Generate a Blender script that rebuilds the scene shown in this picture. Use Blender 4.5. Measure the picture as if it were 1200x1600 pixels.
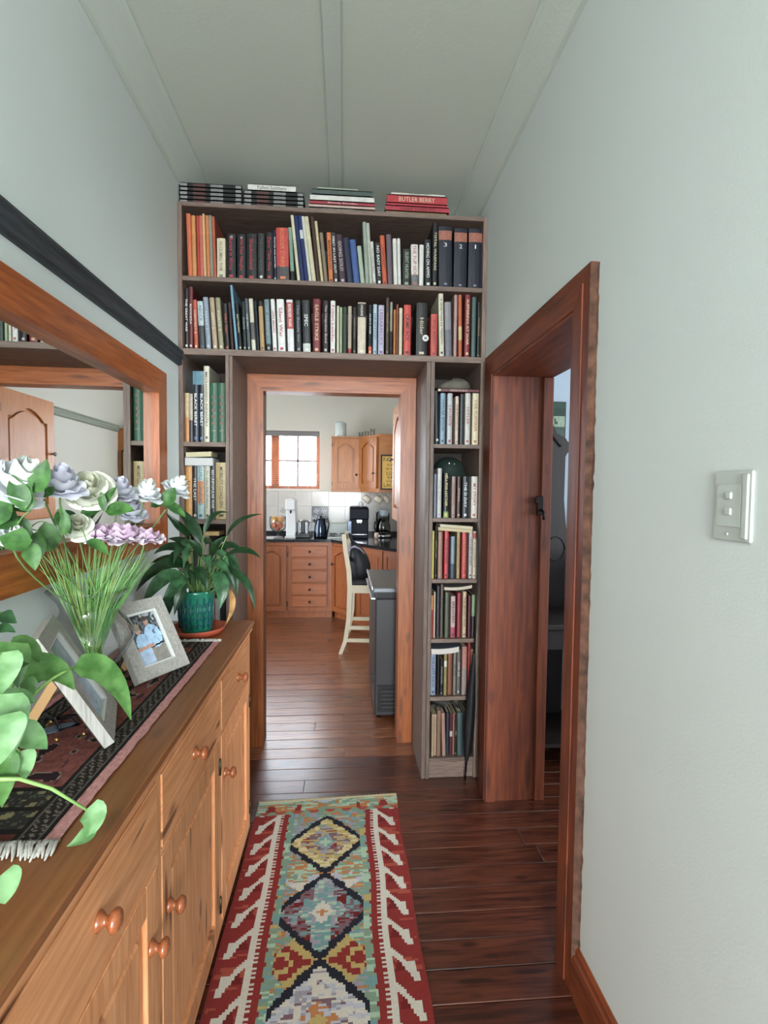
import bpy, bmesh, math, random
from mathutils import Vector, Matrix, noise
for o in list(bpy.data.objects): bpy.data.objects.remove(o)
SC = bpy.context.scene
COL = SC.collection
R = math.radians
PI = math.pi

# ------------------------------------------------------------------ camera
def setup_camera():
    f_px, pitch, yaw, roll = 797.7, -0.04480646, 0.0784917, 0.01068515
    cy, sy, cp, sp = math.cos(yaw), math.sin(yaw), math.cos(pitch), math.sin(pitch)
    fw = Vector((sy*cp, cy*cp, sp)); rt = Vector((cy, -sy, 0)); up = rt.cross(fw)
    c, s = math.cos(roll), math.sin(roll)
    r2 = c*rt + s*up; u2 = -s*rt + c*up
    cd = bpy.data.cameras.new('camera'); co = bpy.data.objects.new('camera', cd)
    m = Matrix((r2, u2, -fw)).transposed().to_4x4(); m.translation = Vector((0, 0, 1.5))
    co.matrix_world = m
    cd.sensor_fit = 'VERTICAL'; cd.sensor_height = 36.0; cd.lens = 36.0*f_px/1600.0
    cd.clip_start = 0.05; cd.clip_end = 200
    COL.objects.link(co); SC.camera = co
setup_camera()

# ------------------------------------------------------------------ world, exposure, daylight
SC.view_settings.view_transform = 'Standard'
SC.view_settings.look = 'None'
SC.view_settings.exposure = 0.0
SC.view_settings.gamma = 1.0
SC.view_settings.use_curve_mapping = False
w = bpy.data.worlds.new('sky'); SC.world = w; w.use_nodes = True
bg = w.node_tree.nodes['Background']
bg.inputs[0].default_value = (0.86, 0.93, 1.0, 1); bg.inputs[1].default_value = 3.0
def area(name, loc, size, power, rot, col=(1, 1, 1)):
    l = bpy.data.lights.new(name, 'AREA'); l.shape = 'RECTANGLE'; l.size, l.size_y = size
    l.energy = power; l.color = col
    o = bpy.data.objects.new(name, l); o.location = loc; o.rotation_euler = rot; COL.objects.link(o)
    return o
# daylight entering at the openings; the three hall lamps are added fill
area('daylight_kitchen_window', (-1.03, 6.60, 1.86), (1.44, 0.74), 90, (R(-90), 0, 0), (0.82, 0.90, 1))
area('daylight_kitchen_side', (-2.52, 4.7, 1.5), (1.5, 1.5), 55, (0, R(-90), 0), (0.93, 0.97, 1))
area('added_fill_hall_rear', (0.0, -4.4, 1.75), (1.2, 2.0), 440, (R(90), 0, 0), (0.90, 0.97, 1.0))  # added fill from behind the viewer, its source is unseen
area('added_fill_hall_right', (0.93, -2.1, 1.0), (2.0, 1.0), 150, (0, R(90), 0), (0.90, 0.97, 1.0))  # added fill at an invented opening, brightens the left wall
area('added_fill_hall_left', (-0.93, -2.1, 1.0), (2.0, 1.0), 60, (0, R(-90), 0), (0.90, 0.97, 1.0))  # added fill at the matching invented opening, brightens the right wall
area('daylight_side_room', (3.42, 1.0, 1.7), (1.6, 1.3), 110, (0, R(90), 0), (0.88, 0.95, 1))

# ------------------------------------------------------------------ helpers
def lin(h):
    h = h.lstrip('#'); o = []
    for i in (0, 2, 4):
        c = int(h[i:i+2], 16)/255
        o.append(c/12.92 if c <= 0.04045 else ((c+0.055)/1.055)**2.4)
    return (*o, 1.0)
MATS = {}
def mat(name, col, rough=0.5, metal=0.0, trans=0.0, ior=1.45, bump=0.0, bscale=60, vary=0.0, vscale=6, spec=0.5, coat=0.0, emit=0, alpha=1):
    if name in MATS: return MATS[name]
    m = bpy.data.materials.new(name); m.use_nodes = True; nt = m.node_tree; N = nt.nodes; Lk = nt.links
    b = N['Principled BSDF']; c = lin(col) if isinstance(col, str) else col
    b.inputs['Base Color'].default_value = c; b.inputs['Roughness'].default_value = rough
    b.inputs['Metallic'].default_value = metal; b.inputs['Transmission Weight'].default_value = trans
    b.inputs['IOR'].default_value = ior; b.inputs['Specular IOR Level'].default_value = spec
    b.inputs['Coat Weight'].default_value = coat; b.inputs['Alpha'].default_value = alpha
    if emit: b.inputs['Emission Color'].default_value = c; b.inputs['Emission Strength'].default_value = emit
    if vary or bump:
        tc = N.new('ShaderNodeTexCoord')
    if vary:
        n = N.new('ShaderNodeTexNoise'); n.inputs['Scale'].default_value = vscale; n.inputs['Detail'].default_value = 5
        Lk.new(tc.outputs['Object'], n.inputs['Vector'])
        r = N.new('ShaderNodeMapRange'); r.inputs[1].default_value = .3; r.inputs[2].default_value = .7
        r.inputs[3].default_value = 1-vary; r.inputs[4].default_value = 1+vary
        Lk.new(n.outputs['Fac'], r.inputs[0])
        v = N.new('ShaderNodeVectorMath'); v.operation = 'SCALE'; v.inputs[0].default_value = c[:3]
        Lk.new(r.outputs[0], v.inputs['Scale']); Lk.new(v.outputs[0], b.inputs['Base Color'])
    if bump:
        n2 = N.new('ShaderNodeTexNoise'); n2.inputs['Scale'].default_value = bscale; n2.inputs['Detail'].default_value = 4
        Lk.new(tc.outputs['Object'], n2.inputs['Vector'])
        bp = N.new('ShaderNodeBump'); bp.inputs['Strength'].default_value = bump; bp.inputs['Distance'].default_value = 0.004
        Lk.new(n2.outputs['Fac'], bp.inputs['Height']); Lk.new(bp.outputs[0], b.inputs['Normal'])
    MATS[name] = m; return m

def wood(name, dark, light, axis='y', scale=1.0, rough=0.4, knots=0.0, knotcol='3A1E10', seed=0.0, contrast=1.0, coat=0.0, island=True, bump=.15):
    """grain runs along the object axis given"""
    if name in MATS: return MATS[name]
    m = bpy.data.materials.new(name); m.use_nodes = True; nt = m.node_tree; N = nt.nodes; Lk = nt.links
    b = N['Principled BSDF']; b.inputs['Roughness'].default_value = rough; b.inputs['Coat Weight'].default_value = coat
    b.inputs['Coat Roughness'].default_value = .25
    tc = N.new('ShaderNodeTexCoord'); oi = N.new('ShaderNodeObjectInfo')
    off = N.new('ShaderNodeVectorMath'); off.operation = 'SCALE'; off.inputs[0].default_value = (31.7, 17.3, 23.1)
    Lk.new(oi.outputs['Random'], off.inputs['Scale'])
    add = N.new('ShaderNodeVectorMath'); add.operation = 'ADD'
    Lk.new(tc.outputs['Object'], add.inputs[0]); Lk.new(off.outputs[0], add.inputs[1])
    mp = N.new('ShaderNodeMapping'); s = [11*scale]*3; s['xyz'.index(axis)] = 0.8*scale
    mp.inputs['Scale'].default_value = s; mp.inputs['Location'].default_value = (seed, seed*1.7, seed*.6)
    Lk.new(add.outputs[0], mp.inputs['Vector'])
    n = N.new('ShaderNodeTexNoise'); n.inputs['Scale'].default_value = .7; n.inputs['Detail'].default_value = 1.5; n.inputs['Distortion'].default_value = .5
    Lk.new(mp.outputs[0], n.inputs['Vector'])
    # ring-like grain from the noise field
    mul = N.new('ShaderNodeMath'); mul.operation = 'MULTIPLY'; mul.inputs[1].default_value = 34
    Lk.new(n.outputs['Fac'], mul.inputs[0])
    sn = N.new('ShaderNodeMath'); sn.operation = 'SINE'; Lk.new(mul.outputs[0], sn.inputs[0])
    n3 = N.new('ShaderNodeTexNoise'); n3.inputs['Scale'].default_value = 9; n3.inputs['Detail'].default_value = 5
    Lk.new(mp.outputs[0], n3.inputs['Vector'])
    mx = N.new('ShaderNodeMath'); mx.operation = 'MULTIPLY_ADD'; mx.inputs[1].default_value = .07*contrast
    Lk.new(sn.outputs[0], mx.inputs[0]); Lk.new(n3.outputs['Fac'], mx.inputs[2])
    rp = N.new('ShaderNodeValToRGB'); rp.color_ramp.elements[0].position = .5-.22/contrast*1.0; rp.color_ramp.elements[1].position = .5+.22/contrast
    rp.color_ramp.elements[0].color = lin(dark); rp.color_ramp.elements[1].color = lin(light)
    Lk.new(mx.outputs[0], rp.inputs[0]); last = rp.outputs[0]
    if knots:
        mp2 = N.new('ShaderNodeMapping'); s2 = [13.0*scale]*3; s2['xyz'.index(axis)] = 5.0*scale
        mp2.inputs['Scale'].default_value = s2; Lk.new(add.outputs[0], mp2.inputs['Vector'])
        vo = N.new('ShaderNodeTexVoronoi'); vo.inputs['Scale'].default_value = 1.0; Lk.new(mp2.outputs[0], vo.inputs['Vector'])
        r2 = N.new('ShaderNodeMapRange'); r2.inputs[1].default_value = .08; r2.inputs[2].default_value = .17; r2.inputs[3].default_value = knots; r2.inputs[4].default_value = 0
        Lk.new(vo.outputs['Distance'], r2.inputs[0])
        mix = N.new('ShaderNodeMix'); mix.data_type = 'RGBA'; Lk.new(r2.outputs[0], mix.inputs[0]); Lk.new(last, mix.inputs[6]); mix.inputs[7].default_value = lin(knotcol)
        last = mix.outputs[2]
        mp3 = N.new('ShaderNodeMapping'); s3 = [30.0*scale]*3; s3['xyz'.index(axis)] = 4.5*scale
        mp3.inputs['Scale'].default_value = s3; Lk.new(add.outputs[0], mp3.inputs['Vector'])
        v3 = N.new('ShaderNodeTexVoronoi'); v3.inputs['Scale'].default_value = 1.0; Lk.new(mp3.outputs[0], v3.inputs['Vector'])
        sp = N.new('ShaderNodeSeparateColor'); Lk.new(v3.outputs['Color'], sp.inputs[0])
        gt = N.new('ShaderNodeMath'); gt.operation = 'GREATER_THAN'; gt.inputs[1].default_value = .80; Lk.new(sp.outputs[0], gt.inputs[0])
        r4 = N.new('ShaderNodeMapRange'); r4.inputs[1].default_value = .20; r4.inputs[2].default_value = .34; r4.inputs[3].default_value = min(1, knots*1.2); r4.inputs[4].default_value = 0; Lk.new(v3.outputs['Distance'], r4.inputs[0])
        m4 = N.new('ShaderNodeMath'); m4.operation = 'MULTIPLY'; Lk.new(gt.outputs[0], m4.inputs[0]); Lk.new(r4.outputs[0], m4.inputs[1])
        mix3 = N.new('ShaderNodeMix'); mix3.data_type = 'RGBA'; Lk.new(m4.outputs[0], mix3.inputs[0]); Lk.new(last, mix3.inputs[6]); mix3.inputs[7].default_value = lin(knotcol)
        last = mix3.outputs[2]
    # piece-to-piece tone
    r3 = N.new('ShaderNodeMapRange'); r3.inputs[3].default_value = .86; r3.inputs[4].default_value = 1.12; Lk.new(oi.outputs['Random'], r3.inputs[0])
    v = N.new('ShaderNodeVectorMath'); v.operation = 'SCALE'; Lk.new(last, v.inputs[0]); Lk.new(r3.outputs[0], v.inputs['Scale'])
    Lk.new(v.outputs[0], b.inputs['Base Color'])
    if bump:
        bp = N.new('ShaderNodeBump'); bp.inputs['Strength'].default_value = bump; bp.inputs['Distance'].default_value = .003
        Lk.new(mx.outputs[0], bp.inputs['Height']); Lk.new(bp.outputs[0], b.inputs['Normal'])
    MATS[name] = m; return m

def obcol(name, rough=.5, vary=.12, vscale=30, bump=0.0):
    """surface whose own colour is the object's colour"""
    if name in MATS: return MATS[name]
    m = bpy.data.materials.new(name); m.use_nodes = True; nt = m.node_tree; N = nt.nodes; Lk = nt.links
    b = N['Principled BSDF']; b.inputs['Roughness'].default_value = rough
    oi = N.new('ShaderNodeObjectInfo'); tc = N.new('ShaderNodeTexCoord'); n = N.new('ShaderNodeTexNoise'); n.inputs['Scale'].default_value = vscale
    Lk.new(tc.outputs['Object'], n.inputs['Vector'])
    r = N.new('ShaderNodeMapRange'); r.inputs[1].default_value = .3; r.inputs[2].default_value = .7; r.inputs[3].default_value = 1-vary; r.inputs[4].default_value = 1+vary
    Lk.new(n.outputs['Fac'], r.inputs[0]); v = N.new('ShaderNodeVectorMath'); v.operation = 'SCALE'
    Lk.new(oi.outputs['Color'], v.inputs[0]); Lk.new(r.outputs[0], v.inputs['Scale']); Lk.new(v.outputs[0], b.inputs['Base Color'])
    MATS[name] = m; return m

def vcol(name, rough=.9, bump=.3, bscale=260, spec=.2, stretch=(1, 1, 1)):
    if name in MATS: return MATS[name]
    m = bpy.data.materials.new(name); m.use_nodes = True; nt = m.node_tree; N = nt.nodes; Lk = nt.links
    b = N['Principled BSDF']; b.inputs['Roughness'].default_value = rough; b.inputs['Specular IOR Level'].default_value = spec
    a = N.new('ShaderNodeVertexColor'); a.layer_name = 'print'
    tc = N.new('ShaderNodeTexCoord'); mp = N.new('ShaderNodeMapping'); mp.inputs['Scale'].default_value = stretch
    n = N.new('ShaderNodeTexNoise'); n.inputs['Scale'].default_value = bscale; Lk.new(tc.outputs['Object'], mp.inputs[0]); Lk.new(mp.outputs[0], n.inputs['Vector'])
    r = N.new('ShaderNodeMapRange'); r.inputs[1].default_value = .3; r.inputs[2].default_value = .7; r.inputs[3].default_value = .85; r.inputs[4].default_value = 1.12
    Lk.new(n.outputs['Fac'], r.inputs[0]); v = N.new('ShaderNodeVectorMath'); v.operation = 'SCALE'
    Lk.new(a.outputs['Color'], v.inputs[0]); Lk.new(r.outputs[0], v.inputs['Scale']); Lk.new(v.outputs[0], b.inputs['Base Color'])
    if bump:
        bp = N.new('ShaderNodeBump'); bp.inputs['Strength'].default_value = bump; bp.inputs['Distance'].default_value = .002
        Lk.new(n.outputs['Fac'], bp.inputs['Height']); Lk.new(bp.outputs[0], b.inputs['Normal'])
    MATS[name] = m; return m

def thin_glass(name, tint=.96):
    if name in MATS: return MATS[name]
    m = bpy.data.materials.new(name); m.use_nodes = True; nt = m.node_tree; N = nt.nodes; Lk = nt.links
    N.remove(N['Principled BSDF']); lw = N.new('ShaderNodeLayerWeight'); lw.inputs[0].default_value = .5
    rp = N.new('ShaderNodeValToRGB'); rp.color_ramp.elements[0].color = (tint, tint, tint, 1); rp.color_ramp.elements[1].color = (.30, .34, .34, 1); rp.color_ramp.elements[0].position = .40
    tr = N.new('ShaderNodeBsdfTransparent'); gl = N.new('ShaderNodeBsdfGlossy'); gl.inputs['Roughness'].default_value = .03; pw = N.new('ShaderNodeMath'); pw.operation = 'POWER'; pw.inputs[1].default_value = 3.0; fr = N.new('ShaderNodeMath'); fr.operation = 'MULTIPLY_ADD'; fr.inputs[1].default_value = .75; fr.inputs[2].default_value = .08; Lk.new(lw.outputs['Facing'], pw.inputs[0]); Lk.new(pw.outputs[0], fr.inputs[0])
    mx = N.new('ShaderNodeMixShader'); Lk.new(lw.outputs['Facing'], rp.inputs[0]); Lk.new(rp.outputs[0], tr.inputs[0]); Lk.new(fr.outputs[0], mx.inputs[0]); Lk.new(tr.outputs[0], mx.inputs[1]); Lk.new(gl.outputs[0], mx.inputs[2])
    Lk.new(mx.outputs[0], N['Material Output'].inputs[0]); MATS[name] = m; return m

class MB:
    def __init__(s): s.v = []; s.f = []; s.mi = []; s.sm = []; s.m = 0; s.smooth = False
    def add(s, vs, fs, sm=None):
        b = len(s.v); s.v += [tuple(v) for v in vs]
        for f in fs:
            s.f.append(tuple(b+i for i in f)); s.mi.append(s.m); s.sm.append(s.smooth if sm is None else sm)
    def box(s, a, b, bev=0.0):
        (x0, y0, z0), (x1, y1, z1) = a, b
        if x0 > x1: x0, x1 = x1, x0
        if y0 > y1: y0, y1 = y1, y0
        if z0 > z1: z0, z1 = z1, z0
        if not bev:
            s.add([(x0, y0, z0), (x1, y0, z0), (x1, y1, z0), (x0, y1, z0), (x0, y0, z1), (x1, y0, z1), (x1, y1, z1), (x0, y1, z1)],
                  [(0, 3, 2, 1), (4, 5, 6, 7), (0, 1, 5, 4), (1, 2, 6, 5), (2, 3, 7, 6), (3, 0, 4, 7)], False); return
        e = min(bev, (x1-x0)*.45, (y1-y0)*.45, (z1-z0)*.45)
        X = (x0, x1); Y = (y0, y1); Z = (z0, z1); vs = []; idx = {}
        for i in (0, 1):
            for j in (0, 1):
                for k in (0, 1):
                    sx = e if i == 0 else -e; sy = e if j == 0 else -e; sz = e if k == 0 else -e
                    idx[i, j, k, 'x'] = len(vs); vs.append((X[i], Y[j]+sy, Z[k]+sz))
                    idx[i, j, k, 'y'] = len(vs); vs.append((X[i]+sx, Y[j], Z[k]+sz))
                    idx[i, j, k, 'z'] = len(vs); vs.append((X[i]+sx, Y[j]+sy, Z[k]))
        fs = []
        for i in (0, 1):
            q = [idx[i, 0, 0, 'x'], idx[i, 1, 0, 'x'], idx[i, 1, 1, 'x'], idx[i, 0, 1, 'x']]; fs.append(q if i else q[::-1])
            q = [idx[0, i, 0, 'y'], idx[1, i, 0, 'y'], idx[1, i, 1, 'y'], idx[0, i, 1, 'y']]; fs.append(q[::-1] if i else q)
            q = [idx[0, 0, i, 'z'], idx[1, 0, i, 'z'], idx[1, 1, i, 'z'], idx[0, 1, i, 'z']]; fs.append(q if i else q[::-1])
        for i in (0, 1):
            for j in (0, 1):
                q = [idx[i, j, 0, 'x'], idx[i, j, 0, 'y'], idx[i, j, 1, 'y'], idx[i, j, 1, 'x']]; fs.append(q if i == j else q[::-1])
                q = [idx[i, 0, j, 'x'], idx[i, 1, j, 'x'], idx[i, 1, j, 'z'], idx[i, 0, j, 'z']]; fs.append(q if i != j else q[::-1])
                q = [idx[0, i, j, 'y'], idx[1, i, j, 'y'], idx[1, i, j, 'z'], idx[0, i, j, 'z']]; fs.append(q if i == j else q[::-1])
        for i in (0, 1):
            for j in (0, 1):
                for k in (0, 1):
                    q = [idx[i, j, k, a_] for a_ in 'xyz']; fs.append(q if (i+j+k) % 2 == 1 else q[::-1])
        s.add(vs, fs, False)
    def obox(s, c, u, v, w_):
        """box centred at c with half-extent vectors u, v, w_"""
        c, u, v, w_ = map(Vector, (c, u, v, w_)); vs = []
        for k in (-1, 1):
            for (i, j) in ((-1, -1), (1, -1), (1, 1), (-1, 1)): vs.append(c+u*i+v*j+w_*k)
        s.add(vs, [(0, 3, 2, 1), (4, 5, 6, 7), (0, 1, 5, 4), (1, 2, 6, 5), (2, 3, 7, 6), (3, 0, 4, 7)], False)
    def prism(s, poly, z0, z1, M=None):
        n = len(poly); vs = [(x, y, z0) for x, y in poly]+[(x, y, z1) for x, y in poly]
        if M is not None: vs = [M @ Vector(v) for v in vs]
        s.add(vs, [tuple(range(n))[::-1], tuple(range(n, 2*n))]+[(i, (i+1) % n, n+(i+1) % n, n+i) for i in range(n)], False)
    def lathe(s, prof, c=(0, 0, 0), n=24, axis=(0, 0, 1), caps=True):
        ax = Vector(axis).normalized(); t = Vector((1, 0, 0)) if abs(ax.x) < .9 else Vector((0, 1, 0))
        u = ax.cross(t).normalized(); v = ax.cross(u); c = Vector(c); vs = []; k = len(prof)
        for r, h in prof:
            for i in range(n):
                a = 2*PI*i/n; vs.append(c+ax*h+(u*math.cos(a)+v*math.sin(a))*max(r, 1e-5))
        fs = [(j*n+i, j*n+(i+1) % n, (j+1)*n+(i+1) % n, (j+1)*n+i) for j in range(k-1) for i in range(n)]
        b = len(s.v); s.add(vs, fs, True)
        if caps:
            for j, rev in ((0, True), (k-1, False)):
                if prof[j][0] > 1e-4:
                    q = [b+j*n+i for i in range(n)]; s.f.append(tuple(q[::-1] if rev else q)); s.mi.append(s.m); s.sm.append(False)
    def tube(s, pts, rad, n=8, flat=1.0, caps=True):
        pts = [Vector(p) for p in pts]; k = len(pts)
        if not isinstance(rad, (list, tuple)): rad = [rad]*k
        t = (pts[1]-pts[0]).normalized(); ref = Vector((0, 0, 1)) if abs(t.z) < .9 else Vector((1, 0, 0)); u = t.cross(ref).normalized(); vs = []
        for j, p in enumerate(pts):
            t = (pts[min(j+1, k-1)]-pts[max(j-1, 0)]).normalized(); u = (u-t*u.dot(t)).normalized(); v = t.cross(u)
            for i in range(n):
                a = 2*PI*i/n; vs.append(p+(u*math.cos(a)+v*math.sin(a)*flat)*rad[j])
        fs = [(j*n+i, j*n+(i+1) % n, (j+1)*n+(i+1) % n, (j+1)*n+i) for j in range(k-1) for i in range(n)]
        if caps: fs += [tuple(range(n))[::-1], tuple((k-1)*n+i for i in range(n))]
        s.add(vs, fs, True)
    def sphere(s, c, r, n=12, m=8, sc=(1, 1, 1)):
        vs = []; c = Vector(c)
        for j in range(1, m):
            th = PI*j/m
            for i in range(n):
                a = 2*PI*i/n; vs.append((c.x+r*sc[0]*math.sin(th)*math.cos(a), c.y+r*sc[1]*math.sin(th)*math.sin(a), c.z+r*sc[2]*math.cos(th)))
        T = len(vs); vs += [(c.x, c.y, c.z+r*sc[2]), (c.x, c.y, c.z-r*sc[2])]
        fs = [(j*n+i, (j+1)*n+i, (j+1)*n+(i+1) % n, j*n+(i+1) % n) for j in range(m-2) for i in range(n)]
        fs += [(T, i, (i+1) % n) for i in range(n)]+[(T+1, (m-2)*n+(i+1) % n, (m-2)*n+i) for i in range(n)]
        s.add(vs, fs, True)
    def grid(s, P_, sm=True):
        """P_ rows of points"""
        a, b = len(P_), len(P_[0]); s.add([p for r_ in P_ for p in r_], [(i*b+j, i*b+j+1, (i+1)*b+j+1, (i+1)*b+j) for i in range(a-1) for j in range(b-1)], sm)
    def build(s, name, mats, parent=None, loc=None, **props):
        if not isinstance(mats, (list, tuple)): mats = [mats]
        o0 = Vector((0, 0, 0))
        if parent is not None: o0 = WORLDLOC.get(parent.name, Vector((0, 0, 0)))
        elif loc is not None: o0 = Vector(loc)
        me = bpy.data.meshes.new(name); me.from_pydata([tuple(Vector(v)-o0) for v in s.v], [], s.f)
        me.polygons.foreach_set('material_index', s.mi); me.polygons.foreach_set('use_smooth', s.sm)
        for m in mats: me.materials.append(m)
        me.update(); o = bpy.data.objects.new(name, me); COL.objects.link(o)
        if parent is not None: o.parent = parent; WORLDLOC[o.name] = o0
        elif loc is not None: o.location = loc; WORLDLOC[o.name] = Vector(loc)
        else: WORLDLOC[o.name] = Vector((0, 0, 0))
        for k, v in props.items(): o[k] = v
        return o
WORLDLOC = {}
def thing(name, loc, label=None, category=None, group=None, **kw):
    o = bpy.data.objects.new(name, None); o.empty_display_size = .05; COL.objects.link(o); o.location = loc; WORLDLOC[o.name] = Vector(loc)
    if label: o['label'] = label
    if category: o['category'] = category
    if group: o['group'] = group
    for k, v in kw.items(): o[k] = v
    return o
def one(name, mats, fn, parent=None, **kw):
    m = MB(); fn(m); return m.build(name, mats, parent, **kw)
def bx(name, a, b, m, parent=None, bev=0.0, **kw):
    q = MB(); q.box(a, b, bev); return q.build(name, m, parent, **kw)
TEXTS = []
def text(name, body, centre, U, V, length, height, m, parent, color=None, off=.0006, bold=0.0, lift=None):
    """flat lettering centred at a point given in the parent's own frame; U reading direction, V letter-up"""
    TEXTS.append((name, body, Vector(centre), Vector(U).normalized(), Vector(V).normalized(), length, height, m, parent, color, off, bold))
def flush_texts():
    objs = []
    for t in TEXTS:
        c = bpy.data.curves.new(t[0], 'FONT'); c.body = t[1]; c.resolution_u = 2; c.offset = t[11]
        o = bpy.data.objects.new('tmp', c); COL.objects.link(o); objs.append(o)
    bpy.context.view_layer.update(); dg = bpy.context.evaluated_depsgraph_get()
    for t, o in zip(TEXTS, objs):
        name, body, ce, U, V, ln, ht, m, parent, color, off, bold = t
        me = bpy.data.meshes.new_from_object(o.evaluated_get(dg)); me.name = name
        xs = [v.co.x for v in me.vertices]; ys = [v.co.y for v in me.vertices]
        if xs:
            x0, x1, y0, y1 = min(xs), max(xs), min(ys), max(ys); W_ = U.cross(V)
            for v in me.vertices:
                a = ((v.co.x-x0)/(x1-x0)-.5)*ln if x1 > x0 else 0; b = ((v.co.y-y0)/(y1-y0)-.5)*ht if y1 > y0 else 0
                v.co = ce+U*a+V*b+W_*off
        me.materials.clear(); me.materials.append(m)
        for p in me.polygons: p.material_index = 0
        q = bpy.data.objects.new(name, me); COL.objects.link(q); q.parent = parent
        if color is not None: q.color = color
        c = o.data; bpy.data.objects.remove(o); bpy.data.curves.remove(c)
def paint(o, fn):
    """per-face print colours"""
    me = o.data; ca = me.color_attributes.new('print', 'FLOAT_COLOR', 'CORNER')
    data = [0.0]*(4*len(me.loops)); k = 0
    for p in me.polygons:
        c = fn(p.center)
        for li in p.loop_indices: data[4*li:4*li+4] = c
    ca.data.foreach_set('color', data)
def bez(a, b, c, n):
    a, b, c = map(Vector, (a, b, c)); return [a*(1-t)**2+b*2*t*(1-t)+c*t*t for t in [i/(n-1) for i in range(n)]]
# ------------------------------------------------------------------ materials
WALL = mat('wall_paint', 'C7CDCA', .75, bump=.08, bscale=170, vary=.015, vscale=2)
WALLK = mat('kitchen_paint', 'CECBC2', .75, bump=.25, bscale=150)
WALLB = mat('side_room_paint', 'A8B4C2', .8, bump=.2, bscale=150)
CEIL = mat('ceiling_paint', 'BEC2B6', .85, bump=.12, bscale=90, vary=.02, vscale=1.5)
CORN = mat('cornice_paint', 'B8BEB4', .8, bump=.2, bscale=90)
RAIL = wood('ebonised_rail', '23262A', '3A3F44', 'y', 1.6, .55, seed=2)
RAILK = mat('rail_grey_paint', '8C9286', .7)
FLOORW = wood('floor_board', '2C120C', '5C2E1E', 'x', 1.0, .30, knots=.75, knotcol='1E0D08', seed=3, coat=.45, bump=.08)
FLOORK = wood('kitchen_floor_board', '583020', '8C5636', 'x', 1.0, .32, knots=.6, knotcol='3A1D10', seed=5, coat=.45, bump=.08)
DWv = wood('architrave_vertical', '7E3E1E', 'A86032', 'z', .8, .38, knots=.5, knotcol='4A2412', seed=1)
DWh = wood('architrave_horizontal', '7E3E1E', 'A86032', 'x', .8, .38, knots=.6, knotcol='4A2412', seed=4)
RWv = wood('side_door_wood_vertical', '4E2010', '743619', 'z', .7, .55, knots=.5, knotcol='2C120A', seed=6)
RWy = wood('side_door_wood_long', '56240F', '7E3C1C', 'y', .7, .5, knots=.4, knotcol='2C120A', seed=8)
PLASTER = mat('chipped_plaster', '4E3428', .95, bump=1.0, bscale=60, vary=.6, vscale=26)
DARKV = mat('void_dark', '18110D', .9)

# ------------------------------------------------------------------ setting
XL, XR, YB0, YB1, ZC = -.80, .706, 2.965, 3.055, 3.05
def struct(name, fn, m, **kw):
    return one(name, m, fn, kind='structure', **kw)
# hall walls, with added gaps behind the viewer for the side fill lamps
struct('wall_left', lambda q: (q.box((-.95, -4.6, 0), (XL, -2.6, ZC)), q.box((-.95, -2.6, 2.02), (XL, -1.6, ZC)), q.box((-.95, -1.6, 0), (XL, YB0, ZC))), WALL)
def wr(q):
    q.box((XR, -4.6, 0), (.955, -2.6, ZC)); q.box((XR, -2.6, 2.02), (.955, -1.6, ZC)); q.box((XR, -1.6, 0), (.955, 1.50, ZC)); q.box((XR, 1.50, 2.05), (.955, 2.375, ZC)); q.box((XR, 2.375, 0), (.955, YB0, ZC))
struct('wall_right', wr, WALL)
# partition towards the kitchen (doorway) running on behind the side room
def wb(q):
    q.box((-2.6, YB0, 0), (-.475, YB1, ZC)); q.box((.340, YB0, 0), (.955, YB1, ZC)); q.box((-.475, YB0, 2.062), (.340, YB1, ZC))
struct('wall_back', wb, WALL)
struct('wall_side_room_back', lambda q: q.box((.955, YB0, 0), (3.6, YB1, ZC)), WALLB)
struct('wall_front', lambda q: (q.box((-.95, -4.7, 0), (-.62, -4.6, ZC)), q.box((.62, -4.7, 0), (.955, -4.6, ZC)), q.box((-.62, -4.7, 0), (.62, -4.6, .72)), q.box((-.62, -4.7, 2.78), (.62, -4.6, ZC))), WALL)
struct('wall_side_room_right', lambda q: (q.box((3.5, -.5, 0), (3.6, .2, ZC)), q.box((3.5, 1.8, 0), (3.6, YB0, ZC)), q.box((3.5, .2, 0), (3.6, 1.8, 1.05)), q.box((3.5, .2, 2.35), (3.6, 1.8, ZC))), WALLB)
struct('wall_side_room_front', lambda q: q.box((.955, -.6, 0), (3.6, -.5, ZC)), WALLB)
struct('ceiling', lambda q: q.box((-2.6, -4.7, ZC), (3.6, 6.6, ZC+.08)), CEIL)
# added window at the hall's far end, unseen, for the rear fill lamp
wn = struct('added_hall_window', lambda q: (q.box((-.62, -4.67, .72), (-.56, -4.6, 2.78)), q.box((.56, -4.67, .72), (.62, -4.6, 2.78)), q.box((-.56, -4.67, .72), (.56, -4.6, .78)),
     q.box((-.56, -4.67, 2.72), (.56, -4.6, 2.78)), q.box((-.02, -4.66, .78), (.02, -4.61, 2.72))), DWv)
wn = struct('window_2', lambda q: (q.box((3.5, .2, 1.05), (3.57, .27, 2.35)), q.box((3.5, 1.73, 1.05), (3.57, 1.8, 2.35)), q.box((3.5, .27, 1.05), (3.57, 1.73, 1.12)), q.box((3.5, .27, 2.28), (3.57, 1.73, 2.35)), q.box((3.51, .98, 1.12), (3.56, 1.02, 2.28))), DWv)
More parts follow.
